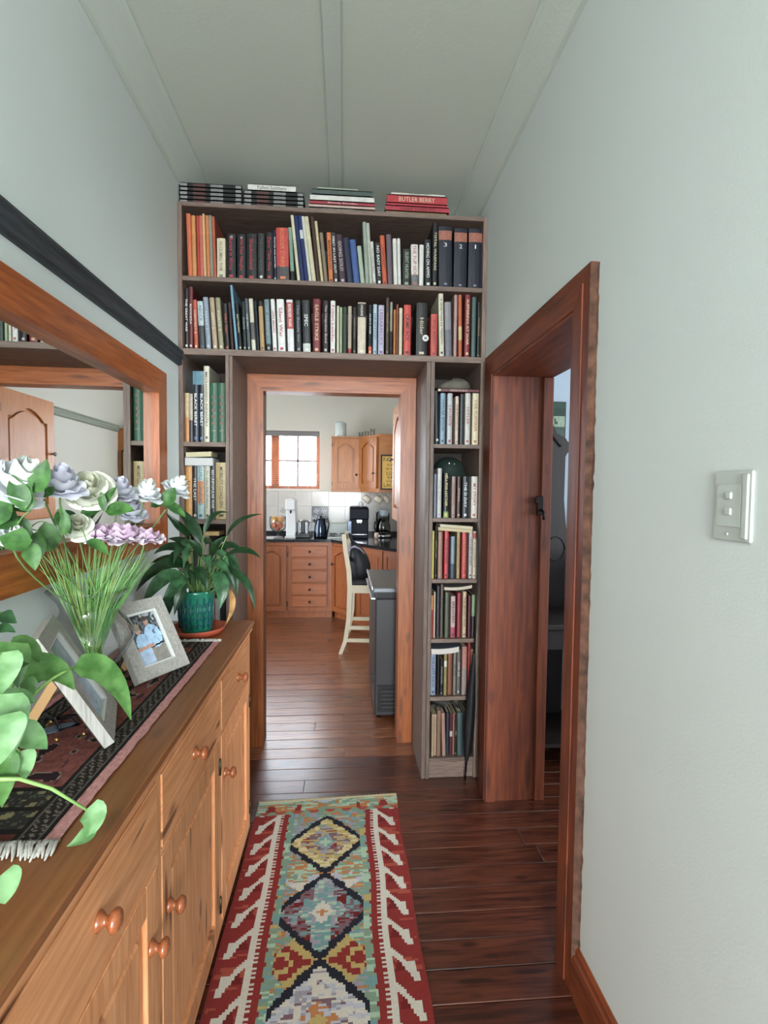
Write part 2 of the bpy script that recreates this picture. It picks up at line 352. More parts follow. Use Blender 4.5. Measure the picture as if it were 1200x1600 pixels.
# floors: boards laid across the hall, each its own piece
def floor_boards():
    fl = thing('floor', (0, 0, 0), kind='structure')
    sub = one('subfloor', DARKV, lambda q: q.box((-2.6, -4.7, -.06), (3.6, 6.6, -.022)), fl)
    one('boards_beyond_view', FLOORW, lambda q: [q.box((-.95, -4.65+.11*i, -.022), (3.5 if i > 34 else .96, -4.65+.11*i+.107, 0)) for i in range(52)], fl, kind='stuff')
    rnd = random.Random(5); y = 1.075; i = 0
    while y < 6.5:
        w_ = .108 + rnd.uniform(-.003, .003)
        k = y > 3.0
        xs = ((-1.7, 1.2) if not k else (-2.3, .9)); segs = []
        x = xs[0]; first = rnd.uniform(.5, 2.6)
        cuts = [xs[0], xs[0]+first, xs[1]] if first < xs[1]-xs[0]-.3 else [xs[0], xs[1]]
        for a, b in zip(cuts, cuts[1:]):
            dz = rnd.uniform(-.0012, .0008)
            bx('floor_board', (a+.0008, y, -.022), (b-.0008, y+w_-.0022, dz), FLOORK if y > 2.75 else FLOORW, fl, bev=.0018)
        if not k:
            pass
        y += w_; i += 1
    one('side_room_boards', FLOORW, lambda q: [q.box((1.2, 1.075+.11*i, -.022), (3.5, 1.075+.11*i+.107, -.001)) for i in range(18)], fl, kind='stuff')
floor_boards()
# cornices and ceiling cover strip
def cove(q, xw, sgn, y0, y1):
    prof = [(0, 2.945), (.008, 2.945), (.012, 2.96), (.03, 2.975), (.055, 3.0), (.082, 3.032), (.098, 3.038), (.10, 3.05), (0, 3.05)]
    n = len(prof); vs = [(xw+sgn*a, y0, b) for a, b in prof]+[(xw+sgn*a, y1, b) for a, b in prof]
    fs = [(i, (i+1) % n, n+(i+1) % n, n+i) for i in range(n)]+[tuple(range(n))[::-1], tuple(range(n, 2*n))]
    if sgn < 0: fs = [f[::-1] for f in fs]
    q.add(vs, fs, False)
struct('trim_1', lambda q: cove(q, XL, 1, -4.6, YB0), CORN)
struct('trim_2', lambda q: cove(q, XR, -1, -4.6, YB0), CORN)
struct('trim_3', lambda q: q.box((-.085, -4.6, 3.038), (-.02, YB0, ZC), .004), CORN)
# dark picture rail on the left wall
def rail(q, x0, x1, y0, y1):
    s = 1 if x1 > x0 else -1
    prof = [(0, 2.082), (.012, 2.084), (.022, 2.092), (.018, 2.104), (.024, 2.118), (.02, 2.134), (.028, 2.142), (.026, 2.152), (0, 2.154)]
    n = len(prof); vs = [(x0+s*a, y0, b) for a, b in prof]+[(x0+s*a, y1, b) for a, b in prof]
    q.add(vs, [(i, (i+1) % n, n+(i+1) % n, n+i) for i in range(n)]+[tuple(range(n))[::-1], tuple(range(n, 2*n))], False)
struct('trim_4', lambda q: rail(q, XL, 0, -1.2, 2.553), RAIL)
# skirting, right wall
def skirt(q, y0, y1):
    prof = [(0, 0), (-.022, 0), (-.022, .105), (-.018, .118), (-.012, .122), (-.010, .136), (-.004, .145), (0, .145)]
    n = len(prof); vs = [(XR+a, y0, b) for a, b in prof]+[(XR+a, y1, b) for a, b in prof]
    q.add(vs, [(i, (i+1) % n, n+(i+1) % n, n+i) for i in range(n)]+[tuple(range(n))[::-1], tuple(range(n, 2*n))], False)
struct('baseboard_right', lambda q: skirt(q, -1.6, 1.412), RWy)
# kitchen doorway
d1 = thing('door_1', (-.07, YB0, 0), kind='structure')
def arch(q, x0, x1, z0, z1, y=.0, mitre=None): pass
def mold(q, pts_in, pts_out, y0, y1):
    """mitred board: four-corner outline in x-z, thickness along y"""
    a = [(p[0], y0, p[1]) for p in pts_in+pts_out]; b = [(p[0], y1, p[1]) for p in pts_in+pts_out]
    q.add(a+b, [(0, 1, 2, 3), (7, 6, 5, 4), (0, 4, 5, 1), (1, 5, 6, 2), (2, 6, 7, 3), (3, 7, 4, 0)], False)
IL, IR, IT, OL, OR, OT = -.457, .322, 2.045, -.568, .430, 2.156
one('architrave', DWv, lambda q: (mold(q, [(IL, 0), (IL, IT)], [(OL, OT), (OL, 0)], 2.944, 2.965), mold(q, [(IL-.012, 0), (IL-.012, IT+.012)], [(OL+.045, OT-.045), (OL+.045, 0)], 2.940, 2.944)), d1)
one('architrave', DWv, lambda q: (mold(q, [(OR, 0), (OR, OT)], [(IR, IT), (IR, 0)], 2.944, 2.965), mold(q, [(OR-.045, 0), (OR-.045, OT-.045)], [(IR+.012, IT+.012), (IR+.012, 0)], 2.940, 2.944)), d1)
one('architrave', DWh, lambda q: (mold(q, [(IL, IT), (IR, IT)], [(OR, OT), (OL, OT)], 2.944, 2.965), mold(q, [(IL-.012, IT+.012), (IR+.012, IT+.012)], [(OR-.045, OT-.045), (OL+.045, OT-.045)], 2.940, 2.944)), d1)
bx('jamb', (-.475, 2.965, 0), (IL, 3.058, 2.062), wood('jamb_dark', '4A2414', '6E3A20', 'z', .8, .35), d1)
bx('jamb', (IR, 2.965, 0), (.340, 3.058, 2.062), DWv, d1)
bx('head', (IL, 2.965, IT), (IR, 3.058, 2.062), DWh, d1)
for s, x in ((1, OL), (-1, IR)):   # kitchen-side casing
    bx('casing', (x, 3.058, 0), (x+.108, 3.074, 2.05), DWv, d1, .003)
# side-room doorway, thick wall lined with boards
d2 = thing('door_2', (.8, 1.95, 0), kind='structure')
def moldx(q, a, b, x0, x1):
    A = [(x0, p[0], p[1]) for p in a+b]; B = [(x1, p[0], p[1]) for p in a+b]
    q.add(A+B, [(0, 1, 2, 3), (7, 6, 5, 4), (0, 4, 5, 1), (1, 5, 6, 2), (2, 6, 7, 3), (3, 7, 4, 0)], False)
Y0, Y1, ZT = 1.525, 2.352, 2.03
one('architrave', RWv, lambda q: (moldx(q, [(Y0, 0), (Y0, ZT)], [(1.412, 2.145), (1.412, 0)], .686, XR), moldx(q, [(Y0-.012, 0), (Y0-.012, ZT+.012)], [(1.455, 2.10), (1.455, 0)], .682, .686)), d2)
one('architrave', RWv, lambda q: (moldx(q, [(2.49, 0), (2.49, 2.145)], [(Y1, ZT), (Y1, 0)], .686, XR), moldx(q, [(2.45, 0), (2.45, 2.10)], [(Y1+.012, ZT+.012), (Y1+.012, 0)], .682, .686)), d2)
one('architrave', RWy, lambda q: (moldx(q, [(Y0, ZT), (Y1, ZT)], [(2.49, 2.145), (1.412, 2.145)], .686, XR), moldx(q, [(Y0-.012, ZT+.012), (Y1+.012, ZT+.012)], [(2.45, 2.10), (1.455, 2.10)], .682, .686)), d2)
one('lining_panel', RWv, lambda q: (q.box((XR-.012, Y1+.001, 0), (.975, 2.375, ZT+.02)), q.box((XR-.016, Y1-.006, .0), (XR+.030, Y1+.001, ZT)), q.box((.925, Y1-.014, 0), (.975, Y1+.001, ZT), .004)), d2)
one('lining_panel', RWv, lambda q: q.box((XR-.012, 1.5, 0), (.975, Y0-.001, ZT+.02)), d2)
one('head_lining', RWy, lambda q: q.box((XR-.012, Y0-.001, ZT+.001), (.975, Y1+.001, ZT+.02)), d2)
one('strike_plate', mat('old_iron', '1E1815', .5, .6), lambda q: (q.box((.905, Y1-.020, 1.385), (.935, Y1-.008, 1.475), .003), q.box((.893, Y1-.024, 1.44), (.912, Y1-.01, 1.47), .003), q.tube([(.925, Y1-.022, 1.41), (.925, Y1-.05, 1.40), (.925, Y1-.05, 1.365)], .006)), d2)
def scar(q):
    rnd = random.Random(3); zs = [i*.02 for i in range(0, 108)]
    L = [(XR-.021, 1.411-.0 , z) for z in zs]; rr = [.0 for z in zs]
    A = [(XR-.0215, 1.4118, z) for z in zs]; B = [(XR-.004, 1.4075-abs(rnd.gauss(0, .002)), z) for z in zs]; Cc = [(XR+.0005, 1.403-abs(rnd.gauss(0, .0035)), z) for z in zs]
    q.grid([A, B, Cc], False)
one('raw_plaster_edge', PLASTER, scar, d2, label='rough chipped plaster edge beside the door casing')

# ------------------------------------------------------------------ light switch
sw = thing('light_switch', (XR, .872, 1.476), 'white double rocker light switch on the pale right wall', 'switch')
SWM = mat('switch_plastic', 'B0B5AF', .5); SWM2 = mat('switch_plastic_inner', 'B2B8B1', .38)
one('cover_plate', SWM, lambda q: (q.box((XR-.006, .826, 1.412), (XR, .918, 1.540), .004), q.box((XR-.010, .832, 1.418), (XR-.005, .846, 1.534), .004)), sw)
one('module', SWM2, lambda q: q.box((XR-.008, .850, 1.438), (XR-.005, .908, 1.516), .001), sw)
for z in (1.495, 1.466):
    one('toggle', SWM, lambda q: q.box((XR-.012, .868, z-.007), (XR-.007, .884, z+.007), .003), sw)
one('screw', SWM2, lambda q: q.lathe([(.0001, 0), (.003, 0), (.003, .002), (.0001, .0025)], (XR-.006, .880, 1.425), 8, (-1, 0, 0)), sw)
# ------------------------------------------------------------------ bookcase
BKv = wood('bookcase_board_vertical', '54423A', '78655A', 'z', 2.2, .55, seed=2, contrast=.9)
BKh = wood('bookcase_board_long', '54423A', '78655A', 'x', 2.2, .55, seed=7, contrast=.9)
BKB_ = wood('bookcase_back', '2E2522', '40342E', 'z', 2.2, .7, seed=4)
YF, YK = 2.556, 2.962
bc = thing('bookcase', (-.05, 2.76, 0), 'tall grey-brown laminate bookcase built in around the kitchen doorway', 'bookcase')
def bp(name, a, b, m): bx(name, a, b, m, bc, .0012)
XA, XB = -.799, .705
bp('side_panel', (XA, YF, 0), (XA+.020, YK, 2.856), BKv)
bp('side_panel', (XB-.022, YF, 0), (XB, YK, 2.856), BKv)
bp('top_board', (XA+.020, YF, 2.836), (XB-.022, YK, 2.856), BKh)
bp('shelf', (XA+.020, YF, 2.488), (XB-.022, YK, 2.510), BKh)
bp('shelf', (XA+.020, YF, 2.138), (XB-.022, YK, 2.168), BKh)
bp('back_panel', (XA+.020, YK-.006, 2.168), (XB-.022, YK-.001, 2.836), BKB_)
bp('side_panel', (-.578, YF, 0), (-.561, YK, 2.138), BKv)
bp('liner_panel', (-.560, YF+.004, 0), (-.545, YK-.02, 2.138), BKv)
bp('side_panel', (.430, YF, 0), (.449, YK, 2.138), BKv)
bp('liner_panel', (.409, YF+.004, 0), (.429, YK-.02, 2.138), BKv)
for z in (1.720, 1.342, 1.03, .72, .42, .11): bp('shelf', (XA+.020, YF+.002, z-.022), (-.578, YK-.008, z), BKh)
for z in (1.730, 1.356, 1.043, .734, .432, .109): bp('shelf', (.449, YF+.002, z-.020), (XB-.022, YK-.008, z), BKh)
bp('back_panel', (XA+.020, YK-.006, .1), (-.578, YK-.001, 2.138), BKB_); bp('back_panel', (.449, YK-.006, .1), (XB-.022, YK-.001, 2.138), BKB_)
bp('plinth', (.449, YF+.012, 0), (XB-.022, YF+.030, .089), BKh); bp('plinth', (XA+.02, YF+.012, 0), (-.578, YF+.030, .088), BKh)

# ------------------------------------------------------------------ books
COVER = obcol('book_cover', .45, .10, 40); INK = obcol('book_ink', .5, .02, 10); PAGES = mat('book_pages', 'B8AC90', .9, vary=.12, vscale=300, bump=.4, bscale=500)
PATCH = obcol('spine_panel_print', .5, .16, 60)
def blin(h, k=.70, d=.16):
    c = lin(h); g = .3*c[0]+.59*c[1]+.11*c[2]; return (*[(x*(1-d)+g*d)*k for x in c[:3]], 1)
def book_mesh(t, d, h, rnd):
    c = min(.003, t*.16); q = MB()
    # hard or soft shell: spine slightly rounded, boards, inset page block
    r = min(.004, t*.3)
    q.add([(0, r, 0), (t*.22, r*.3, 0), (t*.5, 0, 0), (t*.78, r*.3, 0), (t, r, 0), (t, d, 0), (t-c, d, 0), (t-c, r+c, 0), (c, r+c, 0), (c, d, 0), (0, d, 0)] +
          [(0, r, h), (t*.22, r*.3, h), (t*.5, 0, h), (t*.78, r*.3, h), (t, r, h), (t, d, h), (t-c, d, h), (t-c, r+c, h), (c, r+c, h), (c, d, h), (0, d, h)],
          [(i, (i+1) % 11, 11+(i+1) % 11, 11+i) for i in range(11)] + [(0, 8, 7, 4, 3, 2, 1), (0, 10, 9, 8), (4, 7, 6, 5)] + [(11, 12, 13, 14, 15, 18, 19), (11, 19, 20, 21), (15, 16, 17, 18)], False)
    return q, c, r
ORD = 'first second third fourth fifth sixth seventh eighth ninth tenth eleventh twelfth thirteenth fourteenth fifteenth sixteenth seventeenth eighteenth nineteenth twentieth'.split()
def ordn(n):
    if n <= 20: return ORD[n-1]
    tens = {2: 'twenty', 3: 'thirty', 4: 'forty', 5: 'fifty'}[n//10]
    return {20: 'twentieth', 30: 'thirtieth', 40: 'fortieth', 50: 'fiftieth'}.get(n) or tens+'-'+ORD[n % 10-1]
PLACE = {'A': ('top long shelf', 'books on the top long shelf', .325, -.778, .683), 'B': ('second long shelf', 'books on the second long shelf', .320, -.778, .683),
 'C': ('left column top shelf', 'books in the left column, top shelf', .39, -.778, -.580), 'C2': ('left column second shelf', 'books in the left column, second shelf', .35, -.778, -.580),
 'C3': ('left column third shelf', 'books in the left column, third shelf', .28, -.778, -.580), 'C4': ('left column fourth shelf', 'books in the left column, fourth shelf', .28, -.778, -.580),
 'D': ('right column top shelf', 'books in the right column, top shelf', .38, .451, .681), 'D2': ('right column second shelf', 'books in the right column, second shelf', .35, .451, .681),
 'E': ('right column third shelf', 'books in the right column, third shelf', .29, .451, .681), 'E2': ('right column fourth shelf', 'books in the right column, fourth shelf', .285, .451, .681),
 'F': ('right column fifth shelf', 'books in the right column, fifth shelf', .28, .451, .681), 'F2': ('right column bottom shelf', 'books in the right column, bottom shelf', .30, .451, .681)}
def shorten(lbl):
    return lbl
def make_book(x, y, z, t, h, d, col, label, group, title=None, tcol=None, panel=None, lean=0.0, seed=0):
    rnd = random.Random(seed)
    q, c, r = book_mesh(t, d, h, rnd)
    o = q.build('book', COVER); o.color = blin(col); o['label'] = label; o['category'] = 'book'; o['group'] = group
    zz = z + (t*math.sin(lean) if lean > 0 else 0)
    o.location = (x, y, zz); o.rotation_euler = (0, lean, 0)
    p = MB(); p.box((c, r+c, .002), (t-c, d-.003, h-.003)); pg = p.build('pages', PAGES); pg.parent = o
    if panel:
        a, b, pc = panel; p = MB(); e = .0004
        p.add([(0, r-e, a*h), (t*.22, r*.3-e, a*h), (t*.5, -e, a*h), (t*.78, r*.3-e, a*h), (t, r-e, a*h), (0, r-e, b*h), (t*.22, r*.3-e, b*h), (t*.5, -e, b*h), (t*.78, r*.3-e, b*h), (t, r-e, b*h)],
              [(i, i+1, i+6, i+5) for i in range(4)], False)
        s = p.build('spine_panel', PATCH); s.parent = o; s.color = blin(pc)
    if title:
        if len(title) == 1:
            text('title', title, (t/2, -.0006, h*.70), (1, 0, 0), (0, 0, 1), t*(.09 if title == '1' else .24), h*.065, INK, o, blin(tcol))
            m = MB(); m.box((t*.4, -.0008, h*.05), (t*.6, 0, h*.08)); s = m.build('publisher_mark', INK); s.parent = o; s.color = blin('8890A0')
        else:
            ln = min(h*.72, len(title)*t*.62, len(title)*.0145); ce = h*.56 if not panel or panel[0] > .3 else h*.62
            if panel and panel[0] >= .3 and len(title) < 12: ce = (panel[0]+panel[1])/2*h; ln = min(ln, (panel[1]-panel[0])*h*.85)
            text('title', title, (t/2, -.0006, ce), (0, 0, -1), (1, 0, 0), ln, min(t*.48, ln/len(title)*1.7, .019), INK, o, blin(tcol), bold=.012)
            m = MB(); m.box((t*.28, r*.2-.0012, h*.045), (t*.72, r*.3, h*.045+min(t*.5, .012))); s = m.build('publisher_mark', INK); s.parent = o; s.color = blin(tcol)
    return o
def fill_row(key):
    z, L = ROWS[key]; name, grp, Hc, xa, xb = PLACE[key]
    fit = 1.0
    while fit > .7:      # squeeze thicknesses until the row fits between the uprights
        xr = xa
        for it in L: xr = max(it[0], xr+.0006)+max(it[1], .009)*fit
        if xr <= xb: break
        fit -= .01
    xr = xa; lp = 0; hp = 1; k = 0
    for it in L:
        k += 1
        x, t, h, dx, col, desc = it[:6]; title = it[6] if len(it) > 6 else None; tc = it[7] if len(it) > 7 else None; panel = it[8] if len(it) > 8 else None
        t = max(t, .009)*fit
        lim = min(h, hp); x = max(x, xr+.0006)
        if abs(dx) < .006: dx = 0.0
        s = dx/h; sp = lp/hp
        if x + s*lim < xr + sp*lim + .0004: s = (xr + sp*lim + .0004 - x)/lim
        if x + t > xb: x = xb - t if xb - t >= xr else x
        if x + t + s*h > xb: s = (xb-x-t)/h
        ang = math.atan(s); h = min(h, (Hc-.006-t*abs(math.sin(ang)))/math.cos(ang))
        rnd = random.Random(key+str(k)); d = rnd.uniform(.14, .20) if h < .27 else rnd.uniform(.20, .24)
        if key == 'C' and k <= 4: d = .115
        o = make_book(x, 2.572+rnd.uniform(0, .012), z+.0004, t*math.cos(ang), h, d, col, f'{desc}, {ordn(k)} from left, {name}', grp, title, tc, panel, ang, k)
        if o and desc.startswith('dull charcoal'):
            pass
        xr = x + t; lp = s*h; hp = h
    return
ROWS = {
'A': (2.51, [
 (-0.757, 0.022, 0.301, -0.009, 'D9652F', 'orange softcover book with a faded spine'),
 (-0.735, 0.02, 0.292, -0.007, 'D98A3A', 'amber softcover book'),
 (-0.714, 0.013, 0.295, -0.006, 'B93A25', 'narrow brick-red book'),
 (-0.701, 0.019, 0.295, -0.006, 'D0604A', 'coral red book with cream patches'),
 (-0.681, 0.012, 0.301, -0.009, 'E0B070', 'thin cream-orange book'),
 (-0.668, 0.016, 0.296, -0.008, 'D87A35', 'orange book with pale mottled spine'),
 (-0.652, 0.016, 0.297, -0.009, '8C8C78', 'thin grey-green and orange book'),
 (-0.636, 0.013, 0.294, -0.01, 'C85A35', 'rust-orange book'),
 (-0.621, 0.042, 0.193, -0.003, 'D8CBA8', 'short cream paperback with grey lettering', 'RECCE SMALL TEAM', '8A8270'),
 (-0.574, 0.044, 0.216, -0.004, '1B1B20', 'black thick paperback with red title and grey emblem', 'Buried in Africa', 'B5202A'),
 (-0.526, 0.042, 0.218, -0.002, '191A1F', 'black paperback with red title and small silver crest', 'We Fear Naught', 'B5202A'),
 (-0.482, 0.052, 0.225, -0.001, '15161A', 'widest black paperback with red title', 'Shadowland', 'B5202A'),
 (-0.428, 0.035, 0.226, -0.003, '2A292B', 'dull charcoal book with white disc at its foot', 'THE LONG WALK', '55504E'),
 (-0.388, 0.037, 0.228, -0.004, '17181D', 'black paperback with short red title', 'Zero Two Five', 'B5202A'),
 (-0.35, 0.015, 0.246, -0.006, '2A2440', 'thin dark purple book with white lettering', 'HUNTER AND HUNTED', 'D8D8E0'),
 (-0.334, 0.062, 0.257, -0.009, 'C8352A', 'thick red book fading to grey at its foot', 'BORDER STRIKE', 'E8752A', (0, 0.28, '4A4448')),
 (-0.267, 0.019, 0.263, -0.023, '7FA08C', 'pale green book with black foot, leaning left', None, None, (0, 0.2, '1A1C1E')),
 (-0.235, 0.015, 0.323, -0.041, 'D8CFAE', 'tall thin cream book leaning left'),
 (-0.219, 0.022, 0.322, -0.039, '1D2A5A', 'tall navy blue book leaning left'),
 (-0.197, 0.017, 0.32, -0.04, '23336E', 'second tall navy book with white label', None, None, (0.65, 0.78, 'D5D8DC')),
 (-0.179, 0.015, 0.319, -0.04, 'D5D2C4', 'tall white thin book leaning left'),
 (-0.163, 0.021, 0.332, -0.047, 'D2C9A2', 'tallest cream leaning book'),
 (-0.14, 0.017, 0.315, -0.033, '4A3328', 'tall dark brown book leaning left'),
 (-0.12, 0.014, 0.296, -0.034, 'D2BE92', 'tall thin tan book leaning left'),
 (-0.103, 0.018, 0.244, -0.027, '8A7860', 'short grey-brown book'),
 (-0.081, 0.022, 0.247, -0.014, 'D8722A', 'orange book with dark lettering', 'MARCHING ON', '4A2418'),
 (-0.057, 0.024, 0.247, -0.024, '3A3436', 'charcoal book with white lettering', 'FIRST IN LAST OUT', 'E4E2DE'),
 (-0.029, 0.036, 0.239, -0.025, '3A2030', 'dark plum hardback', 'GOING SOLO', 'B8A8A8'),
 (0.009, 0.032, 0.223, -0.027, '1A2342', 'plain navy hardback leaning left'),
 (0.042, 0.031, 0.215, -0.024, '38599A', 'bright blue hardback'),
 (0.076, 0.022, 0.189, -0.021, 'A8B8A0', 'short pale green softcover'),
 (0.099, 0.019, 0.303, -0.018, '98A594', 'tall grey-green folder beside its pale twin'),
 (0.119, 0.017, 0.302, -0.024, 'B4BAA8', 'tall pale grey-green magazine'),
 (0.138, 0.015, 0.213, -0.017, 'DCD8D0', 'thin white book with grey lettering', 'THE GREEN BEAT', '6A6864'),
 (0.155, 0.029, 0.207, -0.012, '25262A', 'black book with large white title', 'NO EASY DAY', 'E8E8E6'),
 (0.185, 0.024, 0.245, -0.018, 'C9501E', 'bright orange narrow book', 'CONTACT', '7A2A10'),
 (0.211, 0.026, 0.253, -0.012, '6A5862', 'purple-grey book with photo print'),
 (0.24, 0.02, 0.23, -0.009, 'DAD7CE', 'white book beside its narrow white twin'),
 (0.261, 0.016, 0.231, -0.008, 'E0DDD6', 'narrow white book'),
 (0.283, 0.043, 0.182, -0.005, '23281F', 'short black book with green title', 'SILENT HUNTER', '9AA888'),
 (0.328, 0.037, 0.205, -0.006, 'DEDAD2', 'white book with pale red title and grey photo foot', 'THE FLIP SIDE', 'C05A55', (0, 0.28, '6A6E74')),
 (0.367, 0.023, 0.21, -0.003, 'E2DFD6', 'plain white short book'),
 (0.396, 0.035, 0.233, -0.006, '1B1D20', 'black book with white title', 'MOVING ON AMMO', 'E0E0DC'),
 (0.433, 0.027, 0.321, -0.003, '191A1C', 'tallest black book with yellow-white lettering', 'TOTAL WARFARE', 'D8CFA0'),
 (0.467, 0.071, 0.301, -0.006, '181C2E', 'thick navy binder with orange label numbered 3', '3', 'E8E8EC', (0.78, 0.93, 'A8604A')),
 (0.543, 0.069, 0.299, -0.005, '181C2E', 'thick navy binder with orange label numbered 2', '2', 'E8E8EC', (0.78, 0.93, 'A8604A')),
 (0.616, 0.072, 0.3, -0.005, '181C2E', 'thick navy binder with orange label numbered 1', '1', 'E8E8EC', (0.78, 0.93, 'A8604A')),
]),
'B': (2.168, [
 (-0.786, 0.025, 0.291, -0.001, '1C1A1C', 'black book with bold white title', 'THE GREAT WAR', 'F0EEEA'),
 (-0.759, 0.025, 0.301, -0.003, '6A2024', 'dark maroon tall book with white lettering', 'RHODESIA', 'E8D8D0'),
 (-0.731, 0.023, 0.238, -0.009, 'C0502F', 'rust-orange book with white lettering', 'CONTACT II', 'F0D8C0'),
 (-0.706, 0.033, 0.233, -0.011, '3A4248', 'grey book with pale blue upper half', 'RECCE', '5A6468', (0.5, 1, 'B8CCD0')),
 (-0.673, 0.029, 0.251, -0.015, '8E9AA8', 'blue-grey photo-print book', 'NAVY 1', 'C8D0DC'),
 (-0.642, 0.028, 0.252, -0.017, 'B59878', 'tan photo-print book', 'ARMY 2', 'E8D8C0'),
 (-0.613, 0.028, 0.253, -0.018, '9A9070', 'olive-tan photo-print book', 'FORCE 3', 'E0D8B8'),
 (-0.582, 0.025, 0.226, -0.013, '26201E', 'black book with orange-red title', 'FALL OUT', 'D8502A'),
 (-0.555, 0.017, 0.23, -0.015, '3A2A2A', 'thin dark brown book'),
 (-0.533, 0.014, 0.323, -0.027, '7AA8C4', 'very tall thin light blue book'),
 (-0.517, 0.02, 0.233, -0.019, '16181A', 'black book with cream title', 'BATTALION', 'E0D4A8'),
 (-0.496, 0.02, 0.238, -0.009, '20302C', 'dark green book', 'SCOUTS', 'A8B8B0'),
 (-0.475, 0.018, 0.252, -0.014, '5A5E64', 'slate grey book', 'THE FIRST', 'C8CCD0'),
 (-0.455, 0.024, 0.253, -0.016, 'D8D0B8', 'cream book with grey middle band', None, None, (0.22, 0.55, '5E5A5E')),
 (-0.429, 0.012, 0.245, -0.014, '1E2A3A', 'thin dark blue book'),
 (-0.414, 0.026, 0.242, -0.011, 'B8925A', 'tan book with black top and lettering', 'KOEVOET', '5A3A1E', (0.9, 1, '1C1A1C')),
 (-0.385, 0.03, 0.253, -0.012, '6A8288', 'teal-grey book', 'THE SILENCE', '9AB0B4', (0, 0.15, '1E2226')),
 (-0.353, 0.024, 0.256, -0.013, 'E8E6E2', 'white book with red capital title', 'OPS MEDIC', 'C03038'),
 (-0.327, 0.044, 0.257, -0.01, 'EAE8E4', 'wide white book with red title', 'Silent War', 'B82838'),
 (-0.281, 0.039, 0.257, -0.009, 'E4E2E2', 'white book with red title box', 'BORDER WAR', 'F0E8E8', (0.45, 0.95, 'C8504A')),
 (-0.24, 0.032, 0.255, -0.006, '2E3236', 'charcoal book with small grey lettering', 'The Battle for', '8A9098'),
 (-0.206, 0.046, 0.256, -0.007, '26282C', 'black book with white photo foot', 'SPEC', 'E0E0DC', (0, 0.18, 'C8CCC4')),
 (-0.158, 0.045, 0.264, -0.005, '7E1620', 'dark crimson book with gold title', 'EAGLE STRIKE', 'D8B080'),
 (-0.109, 0.033, 0.258, -0.004, '2C1820', 'dark maroon-black book with white title', 'The Unspoken Bond', 'C8B8BC'),
 (-0.072, 0.029, 0.258, -0.004, 'E4E0DA', 'white book with red title', 'Fallen Leader', 'C04050'),
 (-0.042, 0.015, 0.236, -0.003, 'D8D4B8', 'thin cream book'),
 (-0.027, 0.015, 0.228, -0.004, 'A8B88C', 'thin pale green book'),
 (-0.011, 0.023, 0.229, -0.003, '35453A', 'dark green book'),
 (0.014, 0.022, 0.235, -0.003, 'B8A890', 'thin tan photo-print book', None, None, (0, 0.12, 'A83028')),
 (0.038, 0.021, 0.232, -0.002, '2E2A26', 'narrow black book', 'RHINO DOWN', '8A7A60'),
 (0.062, 0.051, 0.256, -0.004, 'D4C4AC', 'wide beige book with dark title box', 'CHALLENGE', 'E8E0D0', (0.72, 0.98, '2A2420')),
 (0.116, 0.021, 0.246, -0.002, '222226', 'black book with orange foot', "ALEX'S WAR", 'E0E0E0', (0, 0.17, 'E0602A')),
 (0.139, 0.024, 0.249, -0.003, 'A9BFCF', 'pale blue book with teal title', 'DIE BATTLES', '4A7C90'),
 (0.165, 0.036, 0.248, -0.003, 'B8B4CC', 'lavender book with purple title', 'LESSABALLICS', '8A4A8A'),
 (0.203, 0.018, 0.284, -0.004, '5A4A40', 'tall dark brown book', 'ISLAND FURY', 'C8803A'),
 (0.223, 0.015, 0.263, -0.004, '9A9A88', 'grey book with tan middle', None, None, (0, 0.45, '2A2C30')),
 (0.241, 0.013, 0.226, -0.004, 'C87830', 'thin orange book'),
 (0.255, 0.012, 0.255, -0.003, '9A5030', 'thin red-brown book'),
 (0.269, 0.02, 0.235, -0.004, 'DAD0B0', 'cream narrow book'),
 (0.292, 0.045, 0.251, -0.004, 'D0352A', 'bright red book with black lettering', 'CRIME ACE', '3A1210'),
 (0.356, 0.07, 0.266, -0.004, '1A1816', 'thickest black book with white disc emblem', 'Hitler', 'C8B898'),
 (0.429, 0.041, 0.212, -0.004, 'CC4436', 'short red book', 'THE REICH', '8A2018'),
 (0.474, 0.03, 0.313, -0.009, 'D8D0B4', 'tall cream book with black title', 'A QUESTION OF TREASON', '38342E'),
 (0.505, 0.041, 0.273, -0.009, '8E8A90', 'grey photo-print book', None, None, (0, 0.5, '6E6E78')),
 (0.548, 0.02, 0.319, -0.005, 'B8928C', 'tall dusty pink book'),
 (0.573, 0.022, 0.313, -0.006, 'C05A30', 'orange and cream mottled tall book', None, None, (0.28, 0.5, 'CDB880')),
 (0.602, 0.033, 0.324, -0.004, '8A1E20', 'tall crimson book with cream capitals', 'SUFFERING AT WAR', 'E0C8A0'),
 (0.638, 0.028, 0.305, 0.001, '46605C', 'tall dark teal book'),
 (0.668, 0.019, 0.281, 0.0, '25292A', 'narrow black book with tan lettering', 'PATHFINDER', 'A08060'),
]),
'C': (1.72, [
 (-0.796, 0.021, 0.238, 0.0, 'D88E3A', 'orange-tan book with cream upper half', None, None, (0.5, 1, 'D8B888')),
 (-0.774, 0.017, 0.234, 0.0, '3A2E34', 'dark book with beige photo top', None, None, (0.45, 1, 'B8A890')),
 (-0.755, 0.026, 0.279, 0.0, '1A2234', 'left navy book of two, white title', 'BLACK BERET', 'E8ECF0'),
 (-0.722, 0.026, 0.28, -0.001, '1A2234', 'right navy book of two, white title', 'BLACK BERET', 'E8ECF0'),
 (-0.69, 0.025, 0.369, -0.004, 'D8D0B8', 'tall cream book with grey capitals', 'MECHANISED INFANTRY', '6A6450'),
 (-0.665, 0.037, 0.289, 0.0, '1F5A3C', 'dark green hardback, left of an identical pair'),
 (-0.627, 0.036, 0.29, 0.001, '1F5A3C', 'dark green hardback, right of an identical pair'),
]),
'C2': (1.342, [
